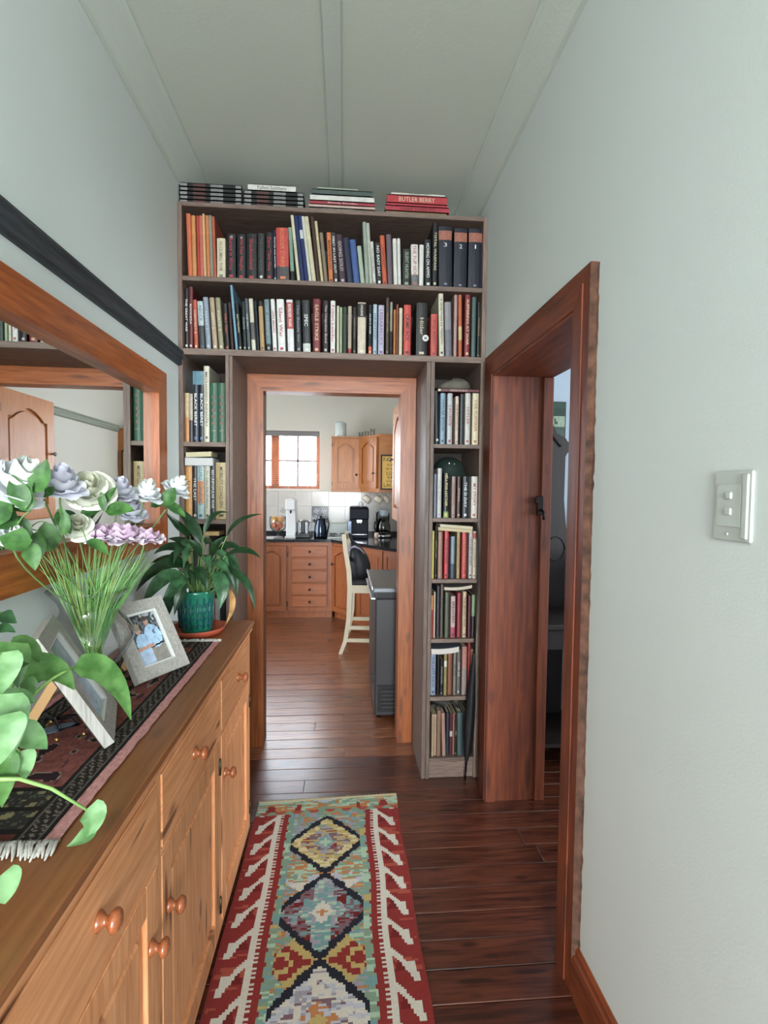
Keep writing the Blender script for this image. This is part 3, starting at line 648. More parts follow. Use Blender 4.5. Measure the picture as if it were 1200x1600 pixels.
 (-0.796, 0.031, 0.265, 0.002, 'DE9A35', 'orange book with darker lettering', 'TARGET', 'B86818'),
 (-0.763, 0.027, 0.263, 0.001, '1E1E20', 'black and white photo-print book', 'THE LAST', 'E0DED8'),
 (-0.733, 0.032, 0.261, 0.0, 'A8C0C0', 'pale blue book with orange middle band', 'CUITO CUANAVALE', '2E6A80', (0.3, 0.72, 'E08848')),
 (-0.7, 0.027, 0.262, 0.002, 'CCC8AE', 'pale sage book with small lettering', 'The Other Side of History', '5A6458'),
 (-0.672, 0.027, 0.265, 0.002, '2A2630', 'dark charcoal book with white lettering', 'AN UNPOPULAR WAR', 'D8D4D0'),
 (-0.642, 0.052, 0.28, 0.001, 'C4A868', 'thick gold book with brown capitals', 'MOBILITY CONQUERS', '4E3A1C'),
]),
'D': (1.73, [
 (0.461, 0.021, 0.27, -0.006, '3A3C40', 'dark grey book with white dot'),
 (0.484, 0.034, 0.258, -0.002, '7FA0B4', 'powder blue book with dark capitals', 'HITLER BOOK', '3A5468'),
 (0.52, 0.035, 0.258, 0.0, 'B8BABE', 'silver-grey book with red title', 'I FORCE', 'B02A34'),
 (0.561, 0.023, 0.244, -0.002, 'D8BCA8', 'pale pink narrow book', 'THE BATTLE OF', 'A07868'),
 (0.585, 0.024, 0.255, -0.003, '3A4044', 'dark slate book with thin white line'),
 (0.612, 0.036, 0.261, -0.004, 'CBC6BE', 'pale grey thick book with red title', 'HITLER', 'B8504A'),
 (0.65, 0.043, 0.262, -0.001, 'DCCDA6', 'cream thick book with black and orange lettering', 'DER FUEHRER', 'B0783A'),
]),
'D2': (1.356, [
 (0.458, 0.017, 0.223, -0.004, '7E8CA0', 'narrow blue-grey mottled book'),
 (0.476, 0.03, 0.253, -0.002, 'C8C4C0', 'tall off-white book', 'THE RISE', 'A8A4A2'),
 (0.508, 0.037, 0.23, -0.001, '17181A', 'black book with yellow title and green foot', 'HELL FOR LEATHER', 'D8C060', (0, 0.14, '8AA050')),
 (0.549, 0.027, 0.212, -0.002, 'A08A84', 'grey book with red title panel', 'STALINGRAD', 'A8382E'),
 (0.578, 0.027, 0.212, -0.004, '4E342C', 'dark brown book', 'WARSAW', 'C8A890'),
 (0.606, 0.041, 0.213, -0.003, '1E2630', 'dark blue-black book with white lettering', 'THE D DAY', 'E0E4E8'),
 (0.651, 0.043, 0.213, -0.004, 'D4CDC2', 'white book with helmet picture and red title', 'MY STORY', 'C05048'),
]),
'E': (1.043, [
 (0.451, 0.015, 0.246, -0.002, 'D8C23A', 'yellow narrow book'),
 (0.468, 0.014, 0.271, -0.004, '20201E', 'black book with pale lettering', 'AMERICA IN ARMS', 'A8A078'),
 (0.483, 0.032, 0.243, -0.002, 'A07460', 'brown-pink faded book'),
 (0.518, 0.03, 0.253, -0.001, 'D02A38', 'bright red book with dark lettering', 'THE BUNKER', '5A1018'),
 (0.551, 0.027, 0.217, -0.001, '8098A8', 'short grey-blue photo-print book', None, None, (0, 0.35, '3E5668')),
 (0.582, 0.022, 0.241, -0.003, 'B89A64', 'tan book with faint lettering', 'STORM OVER KASSEL', '8A6A3A'),
 (0.607, 0.034, 0.24, -0.003, 'C2322E', 'wide red book', 'THE PATRIARCH', 'E07050'),
 (0.646, 0.024, 0.253, -0.003, 'C8BCB8', 'pale grey book with black capitals', "HITLER'S SPIES", '2A2424'),
 (0.672, 0.024, 0.244, -0.002, 'D2C0A8', 'cream book with red square and small lettering', 'SS INTELLIGENCE', '6A5A48', (0.85, 0.97, 'B83028')),
]),
'E2': (0.734, [
 (0.45, 0.015, 0.223, 0.001, 'B02A28', 'narrow red book with orange top', None, None, (0.66, 1, 'D8883A')),
 (0.466, 0.012, 0.239, -0.001, 'C8BCA4', 'thin cream mottled book'),
 (0.482, 0.018, 0.271, -0.004, '4E4650', 'tall purple-grey book'),
 (0.502, 0.018, 0.278, -0.002, '6A5E54', 'tall brown-grey book'),
 (0.525, 0.027, 0.238, -0.002, '5E6450', 'grey-green book with faint crest'),
 (0.556, 0.032, 0.216, -0.003, 'C8A8A4', 'pale book with pink foot and dark capitals', 'BREAKERS', '3E2E30', (0, 0.25, 'B8405A')),
 (0.59, 0.025, 0.233, -0.003, 'A8283A', 'crimson book'),
 (0.618, 0.026, 0.24, -0.003, 'D2B088', 'cream-tan book with dark lettering', 'THE SECRET WAR', '5A4028'),
 (0.645, 0.022, 0.22, -0.002, '5A1E30', 'dark wine book'),
 (0.669, 0.024, 0.224, -0.002, '1A1E1E', 'black book with green upper half', None, None, (0.5, 1, '7E9A68')),
]),
'F': (0.432, [
 (0.455, 0.031, 0.222, 0.0, '8E9AB4', 'pale blue-grey book with dark lettering', 'THE LAST DAYS', '3E4A68'),
 (0.488, 0.015, 0.214, -0.001, '1C1A1C', 'narrow black book'),
 (0.505, 0.016, 0.19, -0.002, '28262A', 'black book with white mottling', 'KAMPFGRUPPE', 'B0A8A8'),
 (0.524, 0.018, 0.221, -0.002, '9A8850', 'olive-tan book with white squares', None, None, (0.68, 0.82, 'E0D8C8')),
 (0.545, 0.027, 0.224, -0.001, '8A5030', 'brown-orange book'),
 (0.574, 0.017, 0.234, -0.002, '8A7E76', 'grey mottled narrow book', 'BATTLE', '3E3634'),
 (0.593, 0.022, 0.239, -0.002, '6A625E', 'black and white mottled book', 'WAR AIR', 'D0C8C4'),
 (0.619, 0.029, 0.254, -0.002, '9A8680', 'pink and grey photo-print book', None, None, (0.55, 1, 'B87868')),
 (0.65, 0.014, 0.291, -0.002, '9E2630', 'tall narrow red book'),
 (0.665, 0.019, 0.24, -0.002, 'B07A50', 'tan-orange book', None, None, (0, 0.5, '2E2630')),
]),
'F2': (0.109, [
 (0.464, 0.012, 0.225, -0.005, 'B89A7A', 'tan paperback'),
 (0.478, 0.013, 0.219, -0.005, 'B8977A', 'second tan paperback'),
 (0.493, 0.019, 0.242, -0.005, '8E6A52', 'brown mottled tan book'),
 (0.522, 0.018, 0.229, -0.008, 'B08470', 'dusty pink-tan book'),
 (0.542, 0.017, 0.226, -0.005, '28303E', 'dark blue book'),
 (0.561, 0.014, 0.223, -0.005, '5E1E24', 'dark red book with white label', None, None, (0.45, 0.58, 'D0C0B4')),
 (0.577, 0.007, 0.222, -0.005, 'A06A60', 'thin pink-brown book'),
 (0.586, 0.011, 0.216, -0.004, '1E1A20', 'thin black book with white lettering', 'NAM', 'B8ACA8'),
 (0.601, 0.027, 0.23, -0.006, '3E5450', 'dark green book'),
 (0.63, 0.008, 0.225, -0.005, '34405A', 'thin dark blue book'),
 (0.64, 0.013, 0.229, -0.009, '9A8A84', 'white and red narrow book', None, None, (0.85, 1, '7A2A26')),
 (0.657, 0.022, 0.227, -0.006, '161418', 'black book at the dark end'),
]),
}
for key in ROWS: fill_row(key)
# roundel on the thick black spine of the second shelf, and the small crests of the dark paperbacks
def disc(bk, cx, cz, r, col, name='emblem', y=-.0009):
    m = MB(); n = 20
    m.add([(cx, y, cz)]+[(cx+r*math.cos(2*PI*i/n), y, cz+r*math.sin(2*PI*i/n)) for i in range(n)], [(0, 1+i, 1+(i+1) % n) for i in range(n)], False)
    s = m.build(name, INK); s.parent = bk; s.color = blin(col)
for o in list(bpy.data.objects):
    l = o.get('label', '')
    if l.startswith('thickest black book'):
        disc(o, .047, .092, .016, 'E8E4DC'); m = MB()
        for a in (PI/4, 3*PI/4):
            m.obox((.047, -.0016, .092), (math.cos(a)*.009, 0, math.sin(a)*.009), (0, .0003, 0), (-math.sin(a)*.0018, 0, math.cos(a)*.0018))
        s = m.build('emblem_mark', INK); s.parent = o; s.color = blin('1A1816')
    if l.startswith('dull charcoal'): disc(o, .018, .018, .007, 'D8D4C8')
    if l.startswith('black thick paperback with red'): disc(o, .022, .20, .007, '9AA0A0')
    if l.startswith('black paperback with red title and small'): disc(o, .021, .20, .006, '8A98A0')
    if l.startswith('dark grey book with white dot'): disc(o, .010, .022, .006, 'D8D8D8')
    if 'navy book of two' in l: disc(o, .014, .018, .007, '5A7AA0')
    if l.startswith('dark green hardback'):
        for i in range(5):
            m = MB(); m.box((.012, -.001, .085+.032*i), (.026, 0, .100+.032*i), .003); s = m.build('emblem', INK); s.parent = o; s.color = blin('7A5A48')
        m = MB(); m.box((.010, -.001, .056), (.030, 0, .058)); s = m.build('rule', INK); s.parent = o; s.color = blin('B8A878')
# a light blue wide cover standing behind the first books of the left column
def lying(x0, x1, z, t, d, col, label, group, rot=0.0, tilt=0.0, title=None, tcol=None, y=2.575, spine=True, blocks=None):
    """book lying flat; spine (or page edge) towards the hall"""
    W_ = x1-x0; q = MB(); c = min(.003, t*.14)
    if spine: q.box((0, 0, 0), (W_, .004, t)); 
    q.box((0, .0 if spine else .001, 0), (W_, d, c)); q.box((0, .0 if spine else .001, t-c), (W_, d, t))
    o = q.build('book', COVER); o.color = blin(col); o['label'] = label; o['category'] = 'book'; o['group'] = group
    o.location = (x0, y, z); o.rotation_euler = (0, -tilt, rot)
    p = MB(); n = 8
    p.box((.002, .003 if spine else .0, c), (W_-.002, d-.003, t-c)); pg = p.build('pages', PAGES if col != 'E8E4E0' else mat('white_pages', 'C8C5C2', .9)); pg.parent = o
    if blocks:
        for a, b, bc_ in blocks:
            m = MB(); m.box((a*W_, -.0008, t*.18), (b*W_, .001, t*.82)); s = m.build('spine_panel', PATCH); s.parent = o; s.color = blin(bc_)
    if title: text('title', title, (W_*.5, -.0004, t*.5), (1, 0, 0), (0, 0, 1), min(W_*.6, len(title)*t*.62), t*.55, INK, o, blin(tcol), off=.0006)
    return o
g1 = 'black volumes piled on top of the bookcase'
for k in range(5):
    lying(-.797+.002*(k % 2), -.502, 2.857+.0195*k, .0188, .21, '17171A', f'black grey-red spined volume in the left pile, {ordn(k+1)} from the bottom', g1, blocks=[(.02, .13, '8A8A88'), (.22, .42, '5A3430'), (.50, .70, '7E7E7C'), (.90, .99, '8A8A88')])
for k in range(4):
    lying(-.496+.002*(k % 2), -.206, 2.857+.0195*k, .0188, .21, '17171A', f'black grey-red spined volume in the second pile, {ordn(k+1)} from the bottom', g1, blocks=[(.02, .13, '8A8A88'), (.22, .42, '5A3430'), (.50, .70, '7E7E7C'), (.90, .99, '8A8A88')])
lying(-.473, -.244, 2.9352, .030, .16, 'D8D6CC', 'white book lying on the second pile of black volumes', 'books lying on top of the bookcase', tilt=0, title='Fallen Soldiers', tcol='3A3A38')
g2 = 'books lying on top of the bookcase'
z = 2.8565
for k, (c, t, a, b, l, ti, tcx) in enumerate([('3A3A30', .016, -.182, .10, 'dark book with pale lettering, bottom of the third pile', "HITLER'S HENCHMEN", 'B8B0A0'),
    ('D0B0A0', .014, -.182, .142, 'pale pink book low in the third pile', None, None), ('A82A38', .018, -.178, .142, 'red book with white lettering in the third pile', 'Bloody Rhodes', 'E8D8D8'),
    ('D8D6CC', .029, -.176, .138, 'thick white book in the middle of the third pile', None, None), ('4A5A54', .026, -.166, .128, 'dark green book near the top of the third pile', None, None), ('A0AA98', .010, -.14, .06, 'thin pale green book topping the third pile', None, None)]):
    lying(a, b, z, t-.0006, .22, c, l, g2, title=ti, tcol=tcx); z += t
z = 2.8565
for k, (c, t, a, b, l, ti, tcx) in enumerate([('8A7048', .018, .195, .50, 'olive-tan book at the bottom of the red pile', None, None), ('B8283A', .026, .193, .512, 'crimson book with dark lettering in the red pile', 'WAR DIARIES', '5A1018'),
    ('C22A3A', .012, .198, .505, 'thin red book in the middle of the red pile', None, None), ('BE2430', .040, .200, .500, 'thick red book with cream title in the red pile', 'BUTLER BERRY', 'D8C8A0'), ('D0C8BC', .012, .222, .49, 'thin white book topping the red pile', 'THE THIRD LINE', '6A6058')]):
    lying(a, b, z, t-.0006, .22, c, l, g2, title=ti, tcol=tcx); z += t
# left column: blue wide cover, lying pair
b_ = make_book(-.776, 2.705, 1.7204, .085, .372, .03, '6FA2B4', 'pale blue wide volume standing behind the books, left column top shelf', PLACE['C'][1])
def block_book(x0, x1, z0, t, d, label, group, col='DAD6CE', cov='3A4A5A', bend=0.0, slope=0.0, y=2.566):
    """thick soft book lying with its page edge to the hall, slightly curved"""
    n = 9; c = .0018; W_ = x1-x0
    def zz(u): return bend*(4*(u-.5)**2) + slope*u
    top, bot = [], []
    q = MB()
    for (za, zb, inset) in ((0, c, 0), (t-c, t, 0)):
        P0 = []
        for j in range(n):
            u = j/(n-1); P0.append([(x0+W_*u, y, z0+zz(u)+za), (x0+W_*u, y+d, z0+zz(u)+za), (x0+W_*u, y+d, z0+zz(u)+zb), (x0+W_*u, y, z0+zz(u)+zb), (x0+W_*u, y, z0+zz(u)+za)])
        q.grid(P0, False); q.add([P0[0][i] for i in range(4)], [(0, 1, 2, 3)], False); q.add([P0[-1][i] for i in range(4)], [(3, 2, 1, 0)], False)
    o = q.build('book', COVER, loc=(x0, y, z0)); o.color = blin(cov); o['label'] = label; o['category'] = 'book'; o['group'] = group
    q = MB(); P0 = []
    for j in range(n):
        u = j/(n-1); e = .002; xx = x0+e+(W_-2*e)*u; P0.append([(xx, y-.0005, z0+zz(u)+c), (xx, y+d-e, z0+zz(u)+c), (xx, y+d-e, z0+zz(u)+t-c), (xx, y-.0005, z0+zz(u)+t-c), (xx, y-.0005, z0+zz(u)+c)])
    q.grid(P0, False); q.add([P0[0][i] for i in range(4)], [(0, 1, 2, 3)], False); q.add([P0[-1][i] for i in range(4)], [(3, 2, 1, 0)], False)
    q.build('pages', mat('pages_'+col, tuple(c*.68 for c in lin(col)[:3])+(1,), .9, vary=.08, vscale=200, bump=.5, bscale=400), o)
    return o
lc = 'books lying on the standing ones'
tp = lambda key, a, b: max([ROWS[key][0]+it[2] for it in ROWS[key][1] if it[0] < b and it[0]+it[1] > a]+[0])
zt = 1.342+.262
block_book(-.776, -.640, zt, .040, .13, 'thick white-edged book lying above the standing ones, left column second shelf', lc, 'E0DEDC', '5A6A88')
block_book(-.772, -.648, zt+.0405, .024, .13, 'cream-edged paperback on the thick white one, left column second shelf', lc, 'DCD0AC', 'C8BC90', 0, .006)
# third and fourth shelves of the left column, half hidden by the plant
C3 = [(-.775, .03, .20, 0, 'D0A060', 'tan narrow book'), (-.742, .028, .22, 0, '3A2E34', 'dark plum book'), (-.712, .045, .23, 0, 'B09A90', 'dusty pink wide book'), (-.664, .028, .19, 0, '3E3A46', 'slate book'), (-.634, .026, .195, 0, 'C8A870', 'tan-gold book'), (-.606, .024, .2, 0, 'D8D2C8', 'white narrow book')]
C4 = [(-.775, .03, .20, 0, '44505A', 'slate blue book'), (-.742, .03, .22, 0, 'C8C0B0', 'cream book'), (-.71, .035, .21, 0, '8A3A30', 'brick red book'), (-.672, .03, .23, 0, 'B87A70', 'salmon narrow book'), (-.640, .026, .225, 0, 'D8D8DC', 'white book'), (-.612, .028, .235, 0, '1E222C', 'black tall book')]
ROWS['C3'] = (1.03, C3); ROWS['C4'] = (.72, C4); fill_row('C3'); fill_row('C4')
block_book(-.690, -.612, 1.03+.2315, .020, .12, 'tan-edged paperback lying in the left column, third shelf', lc, 'D8B880', 'C8A060', 0, .0)
# right column lying books
block_book(.478, .655, 1.043+.250, .016, .13, 'tilted cream paperback resting on the standing books, right column third shelf', lc, 'D8C4A0', 'C8B088', 0, -.012)
block_book(.488, .660, 1.043+.267, .015, .12, 'upper of two tilted cream paperbacks, right column third shelf', lc, 'DCD0B4', 'D0C4A0', 0, -.012)
block_book(.515, .662, .734+.245, .017, .13, 'curved pale paperback bridging the books, right column fourth shelf', lc, 'D8CCB8', '8A8478', .006, .010)
block_book(.452, .600, .432+.215, .030, .14, 'thick curved white-edged book lying askew, right column fifth shelf', lc, 'E0D8D0', '6A7080', .005, .010)
o = lying(.470, .682, 1.730+.264, .018, .14, '6E1E24', 'dark red book lying under the cap, right column top shelf', lc, title='SEEKRIEG', tcol='D0B0A0', blocks=[(.0, .06, 'D8CCA8')])
# papers crumpled on the bottom right shelf
def crump(q):
    rnd = random.Random(9); P0 = []
    for i in range(9):
        P0.append([(.470+.018*i, 2.60+.02*j, .109+.247+.012*math.sin(i*1.3+j)+rnd.uniform(0, .010)+.02*math.exp(-((i-5)/2)**2)) for j in range(7)])
    q.grid(P0); 
    q.grid([[ (p[0], p[1], p[2]-.006) for p in r_[::-1]] for r_ in P0])
one('leaflet', mat('grey_paper', '6E6A64', .8, vary=.2, vscale=40), crump, label='crumpled grey leaflet lying on the books of the bottom right shelf', category='leaflet')

# ------------------------------------------------------------------ cap, helmet, umbrella
cp = thing('cap', (.56, 2.66, 2.01), 'grey-olive cloth cap lying on the dark red book', 'cap')
CAPM = mat('cap_cloth', '625E54', .9, bump=.6, bscale=220, vary=.12, vscale=30)
def capf(q):
    P0 = []; n = 20
    prof = [(.0, .060), (.03, .058), (.060, .050), (.083, .036), (.090, .020), (.086, .008), (.080, .0)]
    for r, h in prof:
        P0.append([(.565+r*math.cos(2*PI*i/n)*1.0, 2.665+r*.95*math.sin(2*PI*i/n), 2.0125+h*(1+.18*math.cos(2*PI*i/n))+.002*math.sin(5*i)) for i in range(n+1)])
    q.grid(P0[::-1])
one('crown', CAPM, capf, cp)
one('peak', CAPM, lambda q: q.grid([[(.50-.055*math.sin(PI*j/10)*k/3-.01, 2.60+.13*j/10, 2.0135+.010-.008*(k/3)+.004) for j in range(11)] for k in range(4)]), cp)
one('button', CAPM, lambda q: q.sphere((.565, 2.665, 2.077), .006, 8, 5, (1, 1, .6)), cp)
hm = thing('helmet', (.57, 2.76, 1.60), 'dark green steel helmet behind the books, right column second shelf', 'helmet')
HEL = mat('helmet_paint', '2E3A36', .35, .3, vary=.1)
def helf(q):
    n = 28; c = Vector((.566, 2.745, 1.560)); T = 1.573
    prof = [(.0001, .118), (.03, .114), (.055, .102), (.075, .082), (.086, .058), (.092, .034), (.104, .012), (.112, .0), (.109, -.002), (.090, .03)]
    q.lathe([(r*.98, h) for r, h in prof], c, n, caps=False)
one('shell', HEL, helf, hm)
one('fitting', mat('steel_bright', 'C0C4C8', .3, .9), lambda q: (q.sphere((.553, 2.672, 1.640), .008, 10, 6), q.sphere((.580, 2.673, 1.636), .005, 8, 5)), hm)
um = thing('umbrella', (.632, 2.535, 0), 'black folded umbrella leaning against the right side of the bookcase', 'umbrella')
UC = mat('umbrella_cloth', '0E0E12', .6, bump=.3, bscale=60)
pa, pb = Vector((.634, 2.528, .008)), Vector((.672, 2.535, .70))
def umb(q):
    n = 16; ax = (pb-pa); L_ = ax.length; ax.normalize(); u = ax.cross(Vector((0, 1, 0))).normalized(); v = ax.cross(u); P0 = []
    for h, r in ((.10, .008), (.16, .016), (.28, .023), (.42, .024), (.54, .016), (.62, .009), (.66, .006)):
        P0.append([pa+ax*h+(u*math.cos(2*PI*i/n)+v*math.sin(2*PI*i/n))*r*(1+.22*math.cos(6*2*PI*i/n+h*9)) for i in range(n+1)])
    q.grid(P0)
one('canopy', UC, umb, um); one('shaft', mat('black_metal', '141416', .35, .6), lambda q: q.tube([pa, pa.lerp(pb, .99)], .0045), um)
one('handle', mat('black_cord', '101012', .5), lambda q: q.tube([pb-(pb-pa)*.03, (.678, 2.538, .85), (.684, 2.54, 1.0), (.6865, 2.541, 1.15), (.682, 2.541, 1.28), (.672, 2.54, 1.335), (.660, 2.54, 1.33)], .0042, 8), um)
one('ferrule', mat('black_metal', '141416', .35, .6), lambda q: q.lathe([(.001, -.006), (.004, 0), (.005, .05)], pa, 8, pb-pa), um)
LILY=[((-0.533, 2.02, 1.085), (-0.445, 1.98, 1.314), (-0.389, 1.94, 1.38), (-0.301, 1.92, 1.403), 0.03, 0),
((-0.52, 2.0, 1.096), (-0.443, 1.95, 1.244), (-0.367, 1.92, 1.272), (-0.303, 1.9, 1.241), 0.036, 0),
((-0.52, 2.0, 1.096), (-0.448, 1.93, 1.194), (-0.358, 1.9, 1.168), (-0.324, 1.9, 1.051), 0.036, 0),
((-0.58, 2.05, 1.086), (-0.562, 2.05, 1.277), (-0.598, 2.05, 1.365), (-0.683, 2.05, 1.442), 0.048, 0),
((-0.57, 2.05, 1.086), (-0.557, 2.08, 1.312), (-0.527, 2.1, 1.393), (-0.462, 2.1, 1.398), 0.026, 0),
((-0.577, 2.02, 1.093), (-0.578, 1.98, 1.245), (-0.639, 1.95, 1.283), (-0.693, 1.92, 1.253), 0.044, 0),
((-0.576, 2.0, 1.097), (-0.579, 1.95, 1.203), (-0.65, 1.9, 1.223), (-0.716, 1.87, 1.172), 0.052, 0),
((-0.575, 1.98, 1.101), (-0.585, 1.9, 1.188), (-0.643, 1.84, 1.175), (-0.698, 1.82, 1.078), 0.058, 1),
((-0.575, 1.98, 1.101), (-0.592, 1.9, 1.164), (-0.62, 1.86, 1.102), (-0.639, 1.86, 0.987), 0.044, 0),
((-0.567, 1.98, 1.101), (-0.575, 1.92, 1.177), (-0.595, 1.86, 1.148), (-0.644, 1.84, 1.077), 0.05, 1),
((-0.539, 1.98, 1.1), (-0.473, 1.9, 1.192), (-0.432, 1.86, 1.147), (-0.441, 1.85, 1.064), 0.054, 1),
((-0.563, 2.04, 1.088), (-0.52, 2.02, 1.235), (-0.483, 2.0, 1.282), (-0.445, 1.98, 1.314), 0.046, 0),
((-0.553, 1.98, 1.101), (-0.541, 1.93, 1.206), (-0.512, 1.9, 1.176), (-0.496, 1.89, 1.126), 0.04, 0),
((-0.583, 2.06, 1.084), (-0.601, 2.05, 1.307), (-0.641, 2.03, 1.348), (-0.678, 2.0, 1.404), 0.04, 0),
((-0.532, 2.0, 1.096), (-0.467, 1.98, 1.231), (-0.415, 1.95, 1.196), (-0.401, 1.95, 1.089), 0.042, 0),
((-0.518, 2.0, 1.089), (-0.439, 1.97, 1.119), (-0.411, 1.95, 1.057), (-0.446, 1.95, 0.977), 0.022, 2),
((-0.553, 2.04, 1.088), (-0.488, 2.04, 1.243), (-0.449, 2.04, 1.278), (-0.399, 2.04, 1.253), 0.04, 0),
((-0.592, 2.04, 1.089), (-0.624, 2.05, 1.201), (-0.69, 2.06, 1.22), (-0.756, 2.06, 1.199), 0.045, 0),
((-0.574, 2.08, 1.08), (-0.559, 2.12, 1.191), (-0.528, 2.16, 1.19), (-0.485, 2.18, 1.149), 0.045, 0),
((-0.585, 2.0, 1.097), (-0.631, 1.98, 1.199), (-0.693, 1.95, 1.203), (-0.762, 1.93, 1.112), 0.05, 0),
((-0.591, 2.08, 1.08), (-0.608, 2.1, 1.245), (-0.652, 2.12, 1.282), (-0.71, 2.12, 1.29), 0.045, 0),
((-0.552, 2.0, 1.096), (-0.536, 1.97, 1.237), (-0.548, 1.94, 1.277), (-0.579, 1.92, 1.31), 0.045, 0),
((-0.529, 1.97, 1.102), (-0.49, 1.93, 1.218), (-0.455, 1.9, 1.223), (-0.405, 1.88, 1.179), 0.04, 1),
((-0.561, 1.95, 1.107), (-0.568, 1.88, 1.156), (-0.581, 1.85, 1.116), (-0.596, 1.84, 1.045), 0.034, 0)]
POTHOS=[((-0.535, 0.8, 1.121), (-0.531, 0.84, 1.21), (-0.527, 0.85, 1.232), (-0.514, 0.84, 1.178), 0.062, 0),
((-0.535, 0.8, 1.121), (-0.548, 0.9, 1.172), (-0.515, 0.93, 1.183), (-0.474, 0.93, 1.138), 0.06, 0),
((-0.519, 0.85, 1.138), (-0.487, 0.95, 1.17), (-0.433, 0.97, 1.158), (-0.394, 0.97, 1.064), 0.055, 0),
((-0.535, 0.8, 1.121), (-0.516, 0.8, 1.16), (-0.502, 0.82, 1.173), (-0.487, 0.84, 1.154), 0.04, 1),
((-0.535, 0.8, 1.121), (-0.503, 0.78, 1.192), (-0.486, 0.77, 1.153), (-0.485, 0.77, 1.101), 0.06, 1),
((-0.52, 0.79, 1.115), (-0.493, 0.8, 1.122), (-0.477, 0.81, 1.114), (-0.46, 0.82, 1.088), 0.046, 1),
((-0.52, 0.79, 1.106), (-0.49, 0.8, 1.095), (-0.483, 0.8, 1.077), (-0.481, 0.8, 1.053), 0.036, 1),
((-0.509, 0.76, 1.093), (-0.505, 0.78, 1.101), (-0.498, 0.78, 1.076), (-0.504, 0.78, 1.021), 0.04, 0),
((-0.541, 0.8, 1.268), (-0.564, 0.88, 1.289), (-0.554, 0.88, 1.28), (-0.538, 0.88, 1.272), 0.028, 2),
((-0.541, 0.8, 1.268), (-0.552, 0.86, 1.266), (-0.544, 0.86, 1.269), (-0.528, 0.86, 1.262), 0.022, 2),
((-0.521, 0.78, 1.178), (-0.514, 0.8, 1.248), (-0.509, 0.8, 1.223), (-0.515, 0.8, 1.184), 0.05, 1),
((-0.544, 0.86, 1.187), (-0.563, 0.9, 1.229), (-0.54, 0.92, 1.226), (-0.528, 0.93, 1.183), 0.03, 0),
((-0.534, 0.8, 1.15), (-0.527, 0.84, 1.204), (-0.539, 0.85, 1.216), (-0.554, 0.85, 1.227), 0.05, 0),
((-0.527, 0.84, 1.173), (-0.516, 0.86, 1.186), (-0.508, 0.86, 1.17), (-0.517, 0.86, 1.144), 0.025, 0),
((-0.446, 0.66, 0.981), (-0.447, 0.68, 0.988), (-0.439, 0.68, 0.977), (-0.438, 0.68, 0.953), 0.045, 1),
((-0.509, 0.76, 1.112), (-0.486, 0.74, 1.176), (-0.475, 0.73, 1.154), (-0.478, 0.73, 1.108), 0.07, 1)]
VINE=[(-0.51, 0.76, 1.076),(-0.478, 0.78, 1.064),(-0.444, 0.8, 1.036),(-0.403, 0.82, 0.988)]
VLEAF=[(-0.403, 0.82, 0.988), (-0.388, 0.82, 0.982), (-0.393, 0.8, 0.953), (-0.413, 0.78, 0.957)]
BLOOMS=[('wr', (-0.679, 1.12, 1.504), 0.07, 'large white rose at the left edge of the bouquet'),
('cr', (-0.619, 1.3, 1.49), 0.062, 'cream-white open rose in the middle of the bouquet'),
('lw', (-0.644, 1.22, 1.501), 0.055, 'lilac-white rose left of the cream rose'),
('lw', (-0.601, 1.42, 1.486), 0.046, 'small lilac-white flower just right of the cream rose'),
('wr', (-0.561, 1.5, 1.479), 0.049, 'white cup-shaped rose low before the mirror frame'),
('wr', (-0.514, 1.62, 1.496), 0.047, 'small white rose at the far right, before the bookcase'),
('cr', (-0.638, 1.28, 1.403), 0.039, 'drooping cream rose under the middle of the bouquet'),
('pk', (-0.62, 1.33, 1.384), 0.06, 'pink-lilac ruffled flower, left of the low row'),
('pk', (-0.575, 1.37, 1.379), 0.065, 'pink-lilac ruffled flower, middle of the low row'),
('pk', (-0.536, 1.42, 1.369), 0.053, 'pink-lilac ruffled flower, right end of the low row'),
('lw', (-0.602, 1.5, 1.427), 0.045, 'pale lilac-white flower behind the pink ones'),
('wr', (-0.677, 1.1, 1.395), 0.03, 'small white bud low at the left edge'),
('lw', (-0.707, 1.25, 1.525), 0.031, 'pale lilac bud between the two left roses')]
